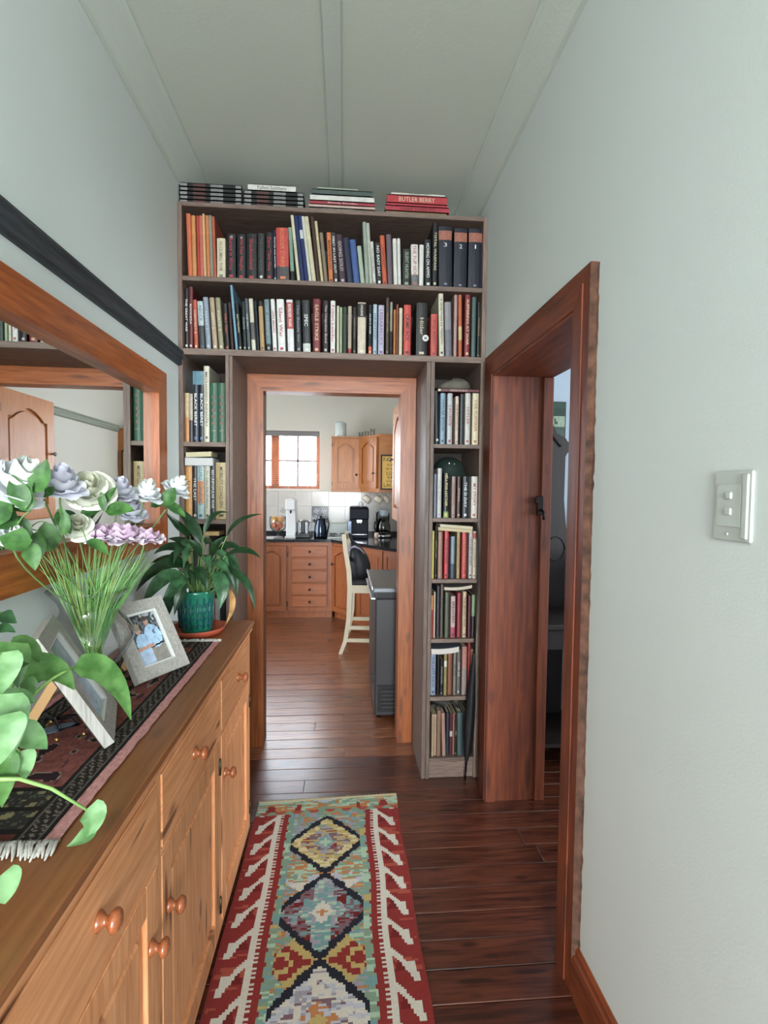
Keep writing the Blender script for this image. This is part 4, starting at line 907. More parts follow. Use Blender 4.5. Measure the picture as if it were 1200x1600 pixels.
SPRIGS=[((-0.637, 1.1, 1.487), (-0.619, 1.1, 1.514), (-0.607, 1.1, 1.554), 0.036),
((-0.639, 1.08, 1.453), (-0.653, 1.08, 1.487), (-0.662, 1.08, 1.521), 0.034),
((-0.639, 1.09, 1.446), (-0.647, 1.09, 1.477), (-0.629, 1.09, 1.508), 0.03),
((-0.655, 1.15, 1.402), (-0.662, 1.15, 1.36), (-0.651, 1.14, 1.334), 0.035),
((-0.616, 1.06, 1.39), (-0.64, 1.05, 1.391), (-0.67, 1.05, 1.4), 0.045),
((-0.628, 1.06, 1.384), (-0.622, 1.07, 1.363), (-0.617, 1.07, 1.329), 0.03),
((-0.669, 1.2, 1.419), (-0.659, 1.2, 1.376), (-0.668, 1.2, 1.351), 0.04),
((-0.669, 1.08, 1.472), (-0.688, 1.08, 1.446), (-0.701, 1.08, 1.414), 0.045),
((-0.664, 1.1, 1.425), (-0.691, 1.1, 1.425), (-0.715, 1.1, 1.445), 0.04),
((-0.583, 1.3, 1.437), (-0.548, 1.3, 1.445), (-0.514, 1.3, 1.44), 0.036),
((-0.59, 1.3, 1.444), (-0.62, 1.3, 1.44), (-0.643, 1.3, 1.424), 0.03),
((-0.59, 1.3, 1.452), (-0.577, 1.3, 1.476), (-0.553, 1.3, 1.5), 0.018),
((-0.577, 1.28, 1.438), (-0.581, 1.28, 1.468), (-0.583, 1.28, 1.487), 0.016),
((-0.529, 1.55, 1.445), (-0.512, 1.55, 1.473), (-0.496, 1.55, 1.498), 0.04),
((-0.529, 1.55, 1.448), (-0.549, 1.55, 1.452), (-0.566, 1.55, 1.44), 0.03),
((-0.525, 1.55, 1.445), (-0.501, 1.57, 1.435), (-0.476, 1.58, 1.409), 0.03),
((-0.59, 1.22, 1.374), (-0.553, 1.2, 1.366), (-0.528, 1.19, 1.344), 0.022),
((-0.635, 1.2, 1.39), (-0.624, 1.2, 1.412), (-0.633, 1.2, 1.455), 0.02),
((-0.651, 1.15, 1.477), (-0.635, 1.16, 1.487), (-0.627, 1.16, 1.498), 0.02),
((-0.688, 1.12, 1.437), (-0.67, 1.12, 1.404), (-0.664, 1.12, 1.377), 0.035),
((-0.671, 1.25, 1.438), (-0.654, 1.25, 1.416), (-0.64, 1.25, 1.386), 0.03),
((-0.718, 1.15, 1.497), (-0.703, 1.15, 1.463), (-0.67, 1.15, 1.443), 0.04)]
# ------------------------------------------------------------------ pine sideboard
PTOP = wood('pine_top', '74401F', '9C643A', 'y', .8, .38, knots=.35, knotcol='3A2210', seed=2, contrast=.6, coat=.15)
PDR = wood('pine_drawer', 'B87446', 'E4A476', 'y', .9, .45, knots=.7, knotcol='5A2E14', seed=5, contrast=.7)
PDV = wood('pine_upright', 'B87446', 'E4A476', 'z', .9, .45, knots=.7, knotcol='5A2E14', seed=9, contrast=.7)
KNOB = wood('knob_wood', '7A3E22', 'A86038', 'x', 3, .22, seed=3, contrast=.6, coat=.5)
XS = -.395; YS0, YS1 = -.02, 2.18
sb = thing('sideboard', (-.59, 1.08, 0), 'long honey pine sideboard with round wooden knobs along the left wall', 'sideboard')
one('top', PTOP, lambda q: (q.box((-.797, YS0-.03, .904), (-.384, 2.235, .925), .003),), sb)
one('edge_moulding', PDR, lambda q: q.box((-.79, YS0-.02, .886), (-.389, 2.215, .904), .004), sb)
one('carcass', PDV, lambda q: (q.box((-.79, YS0, .04), (-.414, YS1, .886)),), sb)
one('plinth', wood('plinth_dark', '3A1E10', '4E2A18', 'y', 1, .6), lambda q: q.box((-.78, YS0+.02, 0), (-.432, YS1-.03, .04)), sb)
bays = [(-.0, .535, None), (.565, 1.095, 'far'), (1.120, 1.640, 'near'), (1.668, 2.155, 'near')]
for a, b in ((YS0, 0.0), (.535, .565), (1.095, 1.120), (1.640, 1.668), (2.155, YS1)): bx('stile', (-.414, a, .04), (XS, b, .886), PDV, sb, .001)
for a, b, s in bays:
    bx('rail', (-.414, a, .874), (XS, b, .886), PDR, sb, .001); bx('rail', (-.414, a, .690), (XS, b, .704), PDR, sb, .001); bx('rail', (-.414, a, .04), (XS, b, .062), PDR, sb, .001)
def knob(parent, y, z, s=1.0):
    one('knob', KNOB, lambda q: q.lathe([(.0001, 0), (.0150*s, 0), (.0165*s, .003), (.0125*s, .008), (.008*s, .013), (.008*s, .018), (.014*s, .021), (.0185*s, .026), (.0185*s, .030), (.015*s, .035), (.008*s, .038), (.0001, .0385)], (XS+.002, y, z), 20, (1, 0, 0)), parent)
kz = {0: .815, 1: .808, 2: .806, 3: .800}
for i, (a, b, s) in enumerate(bays):
    d = one('drawer', PDR, lambda q: q.box((-.412, a+.002, .7065), (XS+.003, b-.002, .872), .002), sb)
    one('knob', KNOB, lambda q: q.lathe([(.0001, 0), (.0150, 0), (.0165, .003), (.0125, .008), (.008, .013), (.008, .018), (.014, .021), (.0185, .026), (.0185, .030), (.015, .035), (.008, .038), (.0001, .0385)], (XS+.002, [.27, .829, 1.36, 1.925][i], kz[i]-.012), 20, (1, 0, 0)), d)
    def door(q):
        fr = .062; x0, x1 = -.412, XS+.002
        q.box((x0, a+.002, .064), (x1, a+fr, .688), .002); q.box((x0, b-fr, .064), (x1, b-.002, .688), .002)
        q.box((x0, a+fr, .064), (x1, b-fr, .064+fr), .002); q.box((x0, a+fr, .688-fr), (x1, b-fr, .688), .002)
    dr = one('door', PDV, door, sb)
    one('panel', PDV, lambda q: (q.box((-.412, a+.06, .124), (-.4035, b-.06, .628)), q.box((-.412, a+.085, .15), (-.3985, b-.085, .60), .006)), dr)
    ky = b-.045 if s == 'far' else a+.040
    one('knob', KNOB, lambda q: q.lathe([(.0001, 0), (.0150, 0), (.0165, .003), (.0125, .008), (.008, .013), (.008, .018), (.014, .021), (.0185, .026), (.0185, .030), (.015, .035), (.008, .038), (.0001, .0385)], (XS+.002, ky, .545), 20, (1, 0, 0)), dr)
    hy = a if s == 'far' else b
    for hz in (.60, .14): one('hinge', mat('brass_dull', '4A4034', .45, .8), lambda q: (q.lathe([(.004, 0), (.004, .052)], (XS+.004, hy, hz-.026), 8), q.box((XS, hy-.010, hz-.024), (XS+.003, hy+.010, hz+.024))), dr)

# ------------------------------------------------------------------ mirror in a broad pine frame
MF = wood('mirror_frame_long', '7C3714', 'B0602A', 'y', .9, .35, knots=.4, knotcol='4A1E0C', seed=4, contrast=.9, coat=.2)
MFv = wood('mirror_frame_upright', '7C3714', 'B0602A', 'z', .9, .35, knots=.4, knotcol='4A1E0C', seed=7, contrast=.9, coat=.2)
mr = thing('mirror', (-.799, 2.285, 1.62), 'large wall mirror in a broad red-brown pine frame', 'mirror')
z0, z1, ya, yb, fw_ = 1.248, 1.985, .48, 2.285, .098
def mm(q, p, x0=-.799, x1=-.764):
    A = [(x0, a, b) for a, b in p]; B = [(x1, a, b) for a, b in p]
    q.add(A+B, [(3, 2, 1, 0), (4, 5, 6, 7), (0, 1, 5, 4), (1, 2, 6, 5), (2, 3, 7, 6), (3, 0, 4, 7)], False)
O = [(ya, z0), (yb, z0), (yb, z1), (ya, z1)]; I = [(ya+fw_, z0+fw_), (yb-fw_, z0+fw_), (yb-fw_, z1-fw_), (ya+fw_, z1-fw_)]
for k in range(4):
    one('frame_member', MF if k % 2 == 0 else MFv, lambda q: mm(q, [O[k], O[(k+1) % 4], I[(k+1) % 4], I[k]]), mr)
one('glass', mat('mirror_silver', 'E4E8E6', .015, 1.0), lambda q: q.box((-.7985, ya+.06, z0+.06), (-.7955, yb-.06, z1-.06)), mr)
one('dowel', MFv, lambda q: (q.lathe([(.007, 0), (.007, .003)], (-.764, yb-.05, 1.60), 12, (1, 0, 0)), q.tube([(-.78, 2.09, 1.985), (-.78, 2.09, 1.997)], .004)), mr)
mr.rotation_euler = (0, 0, .018)

# ------------------------------------------------------------------ woven runner on the sideboard
TZ = .925
def runner_col(p, x0=-.775, x1=-.455, y0=.835, y1=1.915):
    x, y = p.x, p.y; n = noise.noise(Vector((x*55, y*55, 0))); n2 = noise.noise(Vector((x*160, y*90, 3.0)))
    e = min(x1-x, x-x0)
    def L(h, k=1.0): c = lin(h); return (c[0]*k, c[1]*k, c[2]*k, 1)
    if x > x1-.022 + .003*noise.noise(Vector((0, y*40, 0))) and y < y1-.004: return L('C08A88', 1+.3*n2)
    if e < .022: return L('B07A78', 1+.3*n2)
    dn = y-y0; df = y1-y
    nb = .034 if y1-y > .2 else .034
    if x > x1-.076 or x < x0+.076:
        t = (x1-x-.022)/.054 if x > x1-.076 else (x-x0-.022)/.054
        if t < .16 or t > .84: return L('1C1716', 1+.3*n2)
        if .16 < t < .24 or .76 < t < .84: return L('55504A', 1)
        return L('6A6258' if (math.sin(y*260)*math.sin((x+y)*420) > .35) else '241E1C', 1+.4*n2)
    if dn < .020: return L('4E2620', 1+.3*n2)
    if dn < .155:
        t = (dn-.02)/.135
        if t < .10 or t > .90 or abs(t-.5) < .05: return L('1A1514', 1)
        return L('7A7050' if n*1.2+math.sin(x*150)*math.sin(y*140) > .55 else ('2A2824' if n2 > -.25 else '4A4A40'), 1)
    if df < .075: return L('2A2322' if n2+.4*math.sin(x*200) > -.25 else '6A5A54', 1)
    if e > .085 and dn > .165:
        m = noise.noise(Vector((x*26, y*20, 7))); s = noise.noise(Vector((x*70, y*18, 2)))
        if m > .33: return L('2A1A1C', 1)
        if m > .27 or s > .5: return L('8A7A70', .9)
        if s < -.45: return L('4A2830', 1)
    return L('7A4640', .9+.35*n2+.25*n)
def runner():
    x0, x1, y0, y1 = -.775, -.455, .835, 1.915; nx, ny = 80, 250
    q = MB(); rnd = random.Random(2)
    P0 = []
    for j in range(ny+1):
        y = y0+(y1-y0)*j/ny; row_ = []
        for i in range(nx+1):
            x = x0+(x1-x0)*i/nx; w_ = .0012*noise.noise(Vector((x*12, y*9, 1)))+.0008*noise.noise(Vector((x*40, y*40, 4)))
            xe = x + (.003*noise.noise(Vector((0, y*22, 9))) if i == nx else 0)
            row_.append((xe, y, TZ+.0040+w_))
        P0.append(row_)
    q.grid(P0, False)
    return q
rn = thing('table_runner', (-.615, 1.37, TZ), 'dusky red and black woven runner with white fringes on the sideboard', 'runner')
o = runner().build('cloth', vcol('woven_runner', .95, .5, 300), rn); paint(o, lambda c: runner_col(Vector((c.x-.615, c.y+1.37, 0))))
bx('underside', (-.774, .836, TZ+.0004), (-.457, 1.914, TZ+.0022), mat('runner_back', '6A3A38', .95), rn)
def fringe(q, y, s, n, ln):
    rnd = random.Random(7)
    for i in range(n):
        x = -.772+.318*i/(n-1); dx = rnd.uniform(-.012, .020) if s < 0 else rnd.uniform(-.008, .008); l = ln*rnd.uniform(.7, 1.1)
        p = [(x, y, TZ+.003), (x+dx*.3, y+s*l*.35, TZ+.008+rnd.uniform(0, .003)), (x+dx*.7, y+s*l*.7, TZ+.006), (x+dx, y+s*l, TZ+.003)]
        q.tube(p, [.0022, .0030, .0030, .0012], 5)
FR = mat('cotton_fringe', 'ADA9A2', .95, vary=.15, vscale=120)
one('fringe', FR, lambda q: fringe(q, .838, -1, 90, .045), rn, kind='stuff'); one('fringe', FR, lambda q: fringe(q, 1.913, 1, 80, .022), rn, kind='stuff')

# ------------------------------------------------------------------ leaves
def leafmat(name, a, b_, rough=.4):
    if name in MATS: return MATS[name]
    m = bpy.data.materials.new(name); m.use_nodes = True; nt = m.node_tree; N = nt.nodes; Lk = nt.links; b = N['Principled BSDF']; b.inputs['Roughness'].default_value = rough
    at = N.new('ShaderNodeVertexColor'); at.layer_name = 'print'; tc = N.new('ShaderNodeTexCoord'); n = N.new('ShaderNodeTexNoise'); n.inputs['Scale'].default_value = 40; Lk.new(tc.outputs['Object'], n.inputs['Vector'])
    r = N.new('ShaderNodeValToRGB'); r.color_ramp.elements[0].position = .35; r.color_ramp.elements[1].position = .65; r.color_ramp.elements[0].color = lin(a); r.color_ramp.elements[1].color = lin(b_)
    Lk.new(n.outputs['Fac'], r.inputs[0]); Lk.new(r.outputs[0], b.inputs['Base Color'])
    b.inputs['Subsurface Weight'].default_value = 0
    tr = N.new('ShaderNodeBsdfTranslucent'); Lk.new(r.outputs[0], tr.inputs['Color']); mx = N.new('ShaderNodeMixShader'); mx.inputs[0].default_value = .25
    out = N['Material Output']; Lk.new(b.outputs[0], mx.inputs[1]); Lk.new(tr.outputs[0], mx.inputs[2]); Lk.new(mx.outputs[0], out.inputs[0])
    MATS[name] = m; return m
LG = [leafmat('lily_leaf', '16301A', '274A29', .32), leafmat('lily_leaf_light', '2C4E30', '44704A', .32), leafmat('dry_leaf', '9A6A38', 'BE9258', .6)]
PG = [leafmat('pothos_leaf', '40692F', '628C4C', .35), leafmat('pothos_leaf_pale', '648F58', '86AE7A', .35), leafmat('pothos_leaf_dark', '2A4E2E', '3E6A3E', .35)]
RG = leafmat('rose_leaf', '2E5528', '52803F', .5)
def leaf(q, a, b, c, w_, N_=(.25, -.62, .74), shape='lance', fold=.22, n=10, thick=0):
    P_ = bez(a, b, c, n); N_ = Vector(N_); rows_ = []
    for j, p in enumerate(P_):
        t = j/(n-1); T = (P_[min(j+1, n-1)]-P_[max(j-1, 0)]).normalized(); S = T.cross(N_)
        if S.length < 1e-3: S = T.cross(Vector((1, 0, 0)))
        S.normalize(); U = S.cross(T)
        if shape == 'lance': f = math.sin(PI*min(1, t**.8))**.9*(1-.25*t)
        elif shape == 'heart': f = math.sin(PI*t**.55)**.75
        else: f = math.sin(PI*t**.75)**.8
        f = max(f, .02); h = w_/2*f; rr = []
        for k in (-1, -.5, 0, .5, 1):
            rr.append(p+S*h*k+U*(abs(k)*h*fold*1.0)+U*(.04*h*math.sin(t*14+k*3)))
        rows_.append(rr)
    q.smooth = True; q.grid(rows_, True)
def leaf_part(name, parent, m, base, a, b, c, w_, shape='lance', pet=.0022, N_=(.25, -.62, .74), pm=None):
    a_, b_, c_ = Vector(a), Vector(b), Vector(c); ctl = b_*2-(a_+c_)*.5; ctl = b_+(ctl-b_)*.6
    q = MB(); leaf(q, a_, ctl, c_, w_, N_, shape)
    if base is not None:
        q.m = 1; bb = Vector(base); mid = (bb+a_)/2+Vector((0, 0, .02)); q.tube(bez(bb, mid, a_, 6), [pet*1.2]*3+[pet]*3, 6)
    return q.build(name, [m, pm or PETI], parent)
PETI = mat('petiole', '5E7E46', .5)
# peace lily
pl = thing('peace_lily', (-.575, 2.04, .955), 'bushy dark green broad-leaved plant in the green pot', 'plant')
rl = random.Random(4)
for a, b, c, d, w_, k in LILY: leaf_part('leaf', pl, LG[k], a, b, c, d, w_*1.12)
for i in range(16):
    an = rl.uniform(-2.4, 1.6); r1 = rl.uniform(.05, .10); r2 = r1+rl.uniform(.05, .09); h = rl.uniform(.06, .20)
    c0 = Vector((-.575, 2.03, 1.09)); u = Vector((math.cos(an), math.sin(an)*.9, 0))
    if (c0+u*(r2)).x < -.74: continue
    leaf_part('leaf', pl, LG[rl.randrange(2)], c0+u*.02, c0+u*r1+Vector((0, 0, h)), c0+u*(r1+r2)/2+Vector((0, 0, h+.015)), c0+u*r2+Vector((0, 0, h-.05)), rl.uniform(.035, .05))
def stalks(q):
    for i in range(16):
        x = rl.uniform(-.62, -.53); q.tube([(x*.5-.575*.5, 2.03, 1.07), (x, 2.0, 1.10), (x+(x+.575)*.9, 1.985, 1.10+rl.uniform(.02, .06))], [.0018, .0014, .0008], 5)
one('stalks', mat('stalk_yellow', '8A8A46', .6), stalks, pl)
one('soil', mat('soil', '2A1E16', 1, bump=1, bscale=80), lambda q: q.lathe([(.0001, .0), (.058, .0), (.058, .006), (.0001, .012)], (-.575, 2.04, 1.072), 20), pl)
POTG = mat('pot_glaze', '1F6A55', .22, vary=.25, vscale=25, coat=.4)
pot = thing('flower_pot', (-.575, 2.04, .934), 'glazed green ceramic pot with embossed leaf pattern', 'pot')
one('body', POTG, lambda q: q.lathe([(.0001, 0), (.056, 0), (.059, .006), (.0655, .080), (.069, .150), (.0705, .156), (.0705, .164), (.066, .166), (.063, .160), (.060, .08), (.055, .012), (.0001, .010)], (-.575, 2.04, .9345), 32), pot)
def emboss(q):
    for ph in (-1.95, -1.25, -2.65, -.55):
        def pp(u, v, e=.0): a = ph+u; r = .0600+.0095*v/.15; return (-.575+(r+.0028+e)*math.cos(a), 2.04+(r+.0028+e)*math.sin(a), .9345+v)
        q.tube([pp(0, .02), pp(0, .14)], .0028, 6)
        for v in (.03, .055, .08, .105):
            for s in (-1, 1): q.tube([pp(0, v), pp(s*.12, v+.012), pp(s*.22, v+.008), pp(s*.25, v-.004)], [.0024, .0026, .0022, .0012], 6)
        for s in (-1, 1): q.tube([pp(s*.32, .02), pp(s*.32, .14)], .0015, 5)
one('relief', mat('pot_glaze_dark', '17505A', .25, coat=.4), emboss, pot)
TER = mat('terracotta', 'A0452C', .6, vary=.08, vscale=20)
one('saucer', TER, lambda q: q.lathe([(.0001, 0), (.086, 0), (.100, .012), (.107, .028), (.104, .029), (.096, .014), (.083, .0085), (.0001, .0085)], (-.572, 2.04, .9255), 36), None, label='terracotta saucer under the green plant pot', category='saucer')
# pothos
PX, PY = -.66, .50
pp_ = thing('pothos', (-.60, .70, .99), 'pale green trailing pothos at the near end of the sideboard', 'plant')
for a, b, c, d, w_, k in POTHOS: leaf_part('leaf', pp_, PG[k], a, b, c, d, w_, 'heart', .0026, (.45, -.5, .74), mat('pothos_petiole', '84A860', .5))
one('stem', mat('pothos_petiole', '84A860', .5), lambda q: (q.tube([VINE[0]]+list(VINE[1:]), [.0035, .003, .0028, .002], 7), q.tube([(-.62, .62, .97), (-.58, .70, 1.03), VINE[0]], .0035, 6),
    q.tube([(-.62, .62, .97), (-.56, .74, 1.08), (-.54, .80, 1.14)], .0035, 6), q.tube([(-.62, .62, .96), (-.52, .66, .97), (-.46, .66, .981)], .003, 6)), pp_)
a, b, c, d = map(Vector, VLEAF)
q = MB(); leaf(q, a, b+(b-a)*.2, c, .040, (.5, -.6, .6), 'heart', .5); q.build('leaf', PG[1], pp_)
q = MB(); leaf(q, b.lerp(c, .2)+Vector((0, 0, -.012)), c, d, .026, (.3, -.4, .8), 'lance', .4); q.build('leaf', PG[1], pp_)
pt_ = thing('planter', (-.63, .60, TZ), 'plain terracotta pot of the trailing pothos', 'pot')
one('body', TER, lambda q: q.lathe([(.0001, 0), (.045, 0), (.060, .085), (.066, .087), (.066, .105), (.058, .105), (.055, .085), (.0001, .080)], (-.63, .60, TZ+.0005), 28), pt_)

# ------------------------------------------------------------------ glass vase with artificial flowers
VC = Vector((-.686, 1.43, TZ+.0062))
def vase(q):
    pr = [(.0001, .0), (.040, 0), (.043, .004), (.034, .012), (.026, .022), (.034, .036), (.058, .068), (.088, .110), (.106, .142), (.111, .162), (.107, .182), (.092, .203), (.077, .218), (.070, .232), (.070, .244), (.078, .262), (.100, .288)]
    q.lathe(pr+[(.1015, .2905), (.1005, .2925), (.0985, .2915), (.0985, .289)], VC, 48, caps=False)
    q.lathe([(.0001, .020), (.020, .024), (.030, .040), (.040, .052)], VC, 32, caps=False)
one('vase', thin_glass('clear_glass'), vase, None, label='clear glass vase with a wide belly holding the bouquet', category='vase')
gb = thing('grass_bunch', (VC.x, VC.y, TZ+.05), 'bundle of thin bright green artificial grass blades in the glass vase', 'artificial plant')
def blades(q):
    r_ = random.Random(12)
    for i in range(200):
        u = r_.random(); an = r_.uniform(0, 2*PI); rb = r_.uniform(0, .020)
        b0 = Vector((VC.x+.012+rb*math.cos(an)-.02*(u-.5), VC.y+rb*math.sin(an)*.8, TZ+.070+r_.uniform(0, .02)))
        nk = Vector((VC.x+(u-.5)*.115+.006, VC.y+r_.uniform(-.04, .04), TZ+.245))
        tx = -.733+.195*u; ty = 1.30+.20*u+r_.uniform(-.05, .05); tz = 1.335+r_.uniform(-.05, .03)-.05*abs(u-.5)
        if u < .12: tz += .03
        tp_ = Vector((tx, ty, tz)); q.m = r_.choice([0, 0, 0, 1, 1, 2]); P_ = bez(b0, nk+(nk-b0)*.05, tp_, 7); w_ = r_.uniform(.0013, .0024)
        q.tube(P_, [w_]*5+[w_*.7, .0004], 4, .5)
one('blades', [mat('grass_light', '9ACB7E', .45), mat('grass_mid', '5F9A52', .45), mat('grass_yellow', 'B4C070', .5)], blades, gb, kind='stuff')
ROSE = {'wr': (mat('petal_white', 'E0E3E6', .6), mat('petal_white_in', 'D4D8D2', .6)), 'cr': (mat('petal_cream', 'E2E2D4', .6), mat('petal_cream_in', 'D2D2BC', .6)), 'lw': (mat('petal_lilac', 'D6D6E2', .6), mat('petal_lilac_in', 'C8C6D6', .6)), 'pk': (mat('petal_pink', 'E6D8E4', .6), mat('petal_pink_in', 'D6B8D0', .6))}
STEM = mat('rose_stem', '6E8E58', .5)
def bloom(q, c, R_, axis, kind, seed):
    rr = random.Random(seed); ax = Vector(axis).normalized(); u = ax.cross(Vector((0, 0, 1))); u = u.normalized() if u.length > .05 else Vector((1, 0, 0)); v = ax.cross(u)
    rings = [(3, .20, .75, .55), (4, .42, .70, .35), (5, .68, .55, .10), (6, .95, .34, -.12), (6, 1.08, .18, -.25)] if kind != 'pk' else [(5, .45, .40, .1), (7, .75, .30, .05), (8, 1.0, .16, -.05), (9, 1.15, .06, -.1)]
    for ri, (n, ro, hi, curl) in enumerate(rings):
        q.m = 0 if ri >= 2 else 1
        for k in range(n):
            ph = 2*PI*k/n+ri*.7+rr.uniform(-.2, .2); wd = PI/n*1.45; s = rr.uniform(.88, 1.1); rows_ = []
            for i in range(6):
                t = i/5; rad = ro*R_*s*(math.sin(t*PI/2)**.8); h = R_*hi*(t**1.3)*1.2+R_*curl*(t**3)*.6-R_*.25
                hw = wd*(math.sin(PI*(.12+.62*t))**.6); row_ = []
                for j in range(7):
                    x = (j-3)/3; a = ph+hw*x*(.55+.45*t); ruf = R_*(.06 if kind != 'pk' else .10)*math.sin(x*4+seed+k)*t*t
                    r2 = rad*(1-.10*x*x*t); hh = h+R_*.10*x*x*t+ruf - R_*.10*(abs(x)**3)*t
                    row_.append(Vector(c)+(u*math.cos(a)+v*math.sin(a))*r2+ax*hh)
                rows_.append(row_)
            q.grid(rows_, True)
AX = {'wr': (.55, -.35, .75), 'cr': (.35, -.75, .50), 'lw': (.3, -.3, .9), 'pk': (.1, -.1, 1)}
roses = []
NM = {'wr': 'white_rose', 'cr': 'cream_rose', 'lw': 'lilac_flower', 'pk': 'pink_flower'}
for i, (k, c, r_, lb) in enumerate(BLOOMS):
    t = thing(NM[k], c, lb, 'artificial flower', 'artificial flowers in the glass vase'); ax = AX[k]
    if i == 0: ax = (.6, -.2, .7)
    if i == 4: ax = (.35, -.15, .9)
    if i == 5: ax = (.5, -.1, .85)
    q = MB(); bloom(q, c, r_*.92, ax, k, i+3); q.build('petals', list(ROSE[k]), t)
    c_ = Vector(c); nk = Vector((VC.x+.03*math.cos(i*2.1), VC.y+.03*math.sin(i*2.1), TZ+.245)); bt = Vector((VC.x+.012*math.cos(i), VC.y+.01*math.sin(i), TZ+.09))
    P_ = bez(c_-Vector(ax).normalized()*r_*.2, c_-Vector(ax).normalized()*r_*1.1+Vector((0, 0, -.04)), nk, 8)+[nk.lerp(bt, .5), bt]
    one('stem', STEM, lambda q: q.tube(P_, .0022, 6), t)
    one('sepal', RG, lambda q: q.lathe([(.0001, -.012), (.006, -.008), (.010, 0), (.006, .006)], c_-Vector(ax).normalized()*r_*.26, 8, ax), t)
    roses.append((t, c_, P_))
for a, b, c, w_ in SPRIGS:
    A = Vector(a); t, cc, P_ = min(roses, key=lambda r_: min((p-A).length for p in r_[2])); p = min(P_, key=lambda p: (p-A).length)
    leaf_part('leaf', t, RG, p, a, b, c, w_*1.15, 'oval', .0014, (.3, -.75, .55), STEM)

# ------------------------------------------------------------------ photo frames
FRM = wood('driftwood_grey', '8A8680', 'B4B0AA', 'z', 2.5, .7, seed=3, contrast=.8)
def photo_frame(B, d, n, lean, w_, h, label, pic, th=.022):
    B = Vector((B[0], B[1], TZ+.0066)); d = Vector((d[0], d[1], 0)).normalized(); n = Vector((n[0], n[1], 0)).normalized(); Z_ = Vector((0, 0, 1))
    up = Z_*math.cos(lean)-n*math.sin(lean); fc = n*math.cos(lean)+Z_*math.sin(lean)
    B = B + Z_*(th*math.sin(lean)*0+.0)
    def P3(u, v, e): return B+d*u+up*v+fc*e
    t = thing('photo_frame', B, label, 'photo frame')
    def ring(q, a, b, e0, e1, e2, e3):
        """mitred ring from inset a to inset b; e0 back, e1 outer front, e2 inner front"""
        Oo = [(a, a), (w_-a, a), (w_-a, h-a), (a, h-a)]; Ii = [(b, b), (w_-b, b), (w_-b, h-b), (b, h-b)]
        vs = [P3(x, y, e0) for x, y in Oo]+[P3(x, y, e1) for x, y in Oo]+[P3(x, y, e2) for x, y in Ii]+[P3(x, y, e3) for x, y in Ii]
        fs = []
        for k in range(4):
            j = (k+1) % 4; fs += [(k, j, 4+j, 4+k), (4+k, 4+j, 8+j, 8+k), (8+k, 8+j, 12+j, 12+k), (k, 12+k, 12+j, j)]
        q.add(vs, fs, False)
    one('frame', FRM, lambda q: ring(q, 0, .036, 0, th, th-.002, .004), t)
    one('slip', mat('slip_white', 'D8D8D6', .5), lambda q: ring(q, .034, .042, .002, th-.004, th-.007, .003), t)
    q = MB(); n_ = 44; m_ = 60; a = .041
    q.grid([[P3(a+(w_-2*a)*i/n_, a+(h-2*a)*j/m_, .008) for i in range(n_+1)] for j in range(m_+1)], False)
    o = q.build('photo', vcol('photo_print', .15, 0, 50, .5), t); k = [0]
    def f(c):
        i = k[0] % n_; j = k[0]//n_; k[0] += 1; return pic((i+.5)/n_, (j+.5)/m_)
    paint(o, f)
    one('backing', mat('backing_board', '3A2E28', .9), lambda q: q.add([P3(.003, .003, -.003), P3(w_-.003, .003, -.003), P3(w_-.003, h-.003, -.003), P3(.003, h-.003, -.003), P3(.003, .003, .003), P3(w_-.003, .003, .003), P3(w_-.003, h-.003, .003), P3(.003, h-.003, .003)], [(3, 2, 1, 0), (4, 5, 6, 7), (0, 1, 5, 4), (1, 2, 6, 5), (2, 3, 7, 6), (3, 0, 4, 7)], False), t)
    top = P3(w_*.5, h*.62, -.004); ft = Vector((top.x, top.y, 0))-n*(h*.30); ft.z = TZ+.0075
    ft = P3(w_*.5, 0, 0)-n*(h*.62); ft.z = TZ+.0075; dr = (ft-top); L_ = dr.length; dr.normalize(); nn = dr.cross(d)
    one('easel_leg', mat('easel_card', 'B08A5E', .8, vary=.05), lambda q: q.obox((top+ft)/2, d*.014, dr*L_/2, nn*.010), t)
    return t
def pic_couple(u, v):
    n = noise.noise(Vector((u*14, v*14, 1))); c = '5E6468'
    if v > .62: c = '6E7074' if n > 0 else '3E4446'
    if v > .8 and u > .5: c = 'AEB4B8' if n > .1 else '4A5054'
    if v < .16: c = 'C4D0E2'
    def el(cx, cy, rx, ry): return ((u-cx)/rx)**2+((v-cy)/ry)**2 < 1
    if u > .5 and v < .34: c = '948E88'                 # trousers
    if u <= .5 and v < .32: c = 'B6C6E0'
    if el(.32, .42, .22, .2): c = 'AECBE8'
    if el(.70, .52, .27, .24): c = 'B8D6F4' if n > -.3 else 'A2C4EA'
    if .48 < u < .95 and abs(v-.31-.10*(u-.5)) < .016: c = '1E2226'   # belt
    if abs(v-.31-.08*u) < .035 and .05 < u < .62: c = 'C89A8A'       # arms
    if el(.62, .83, .08, .075): c = 'C09888'
    if el(.61, .90, .10, .05): c = '5A4E48'
    if el(.28, .70, .09, .085): c = 'C8A294'
    if el(.25, .76, .12, .07): c = '9A8A78'
    if el(.76, .60, .045, .05) and n > -.2: c = '6E7E96'
    r = lin(c); k = 1+.12*n; return (r[0]*k, r[1]*k, r[2]*k, 1)
def pic_plain(u, v):
    n = noise.noise(Vector((u*5, v*4, 3))); r = lin('A8B8D0' if v < .5+.2*n else '8E96AA'); 
    if ((u-.4)/.2)**2+((v-.5)/.3)**2 < 1: r = lin('B8AEB4')
    k = 1+.15*n; return (r[0]*k, r[1]*k, r[2]*k, 1)
photo_frame((-.590, 1.478), (.482, .876), (.876, -.482), R(31), .190, .240, 'weathered grey photo frame with two people in pale blue shirts', pic_couple)
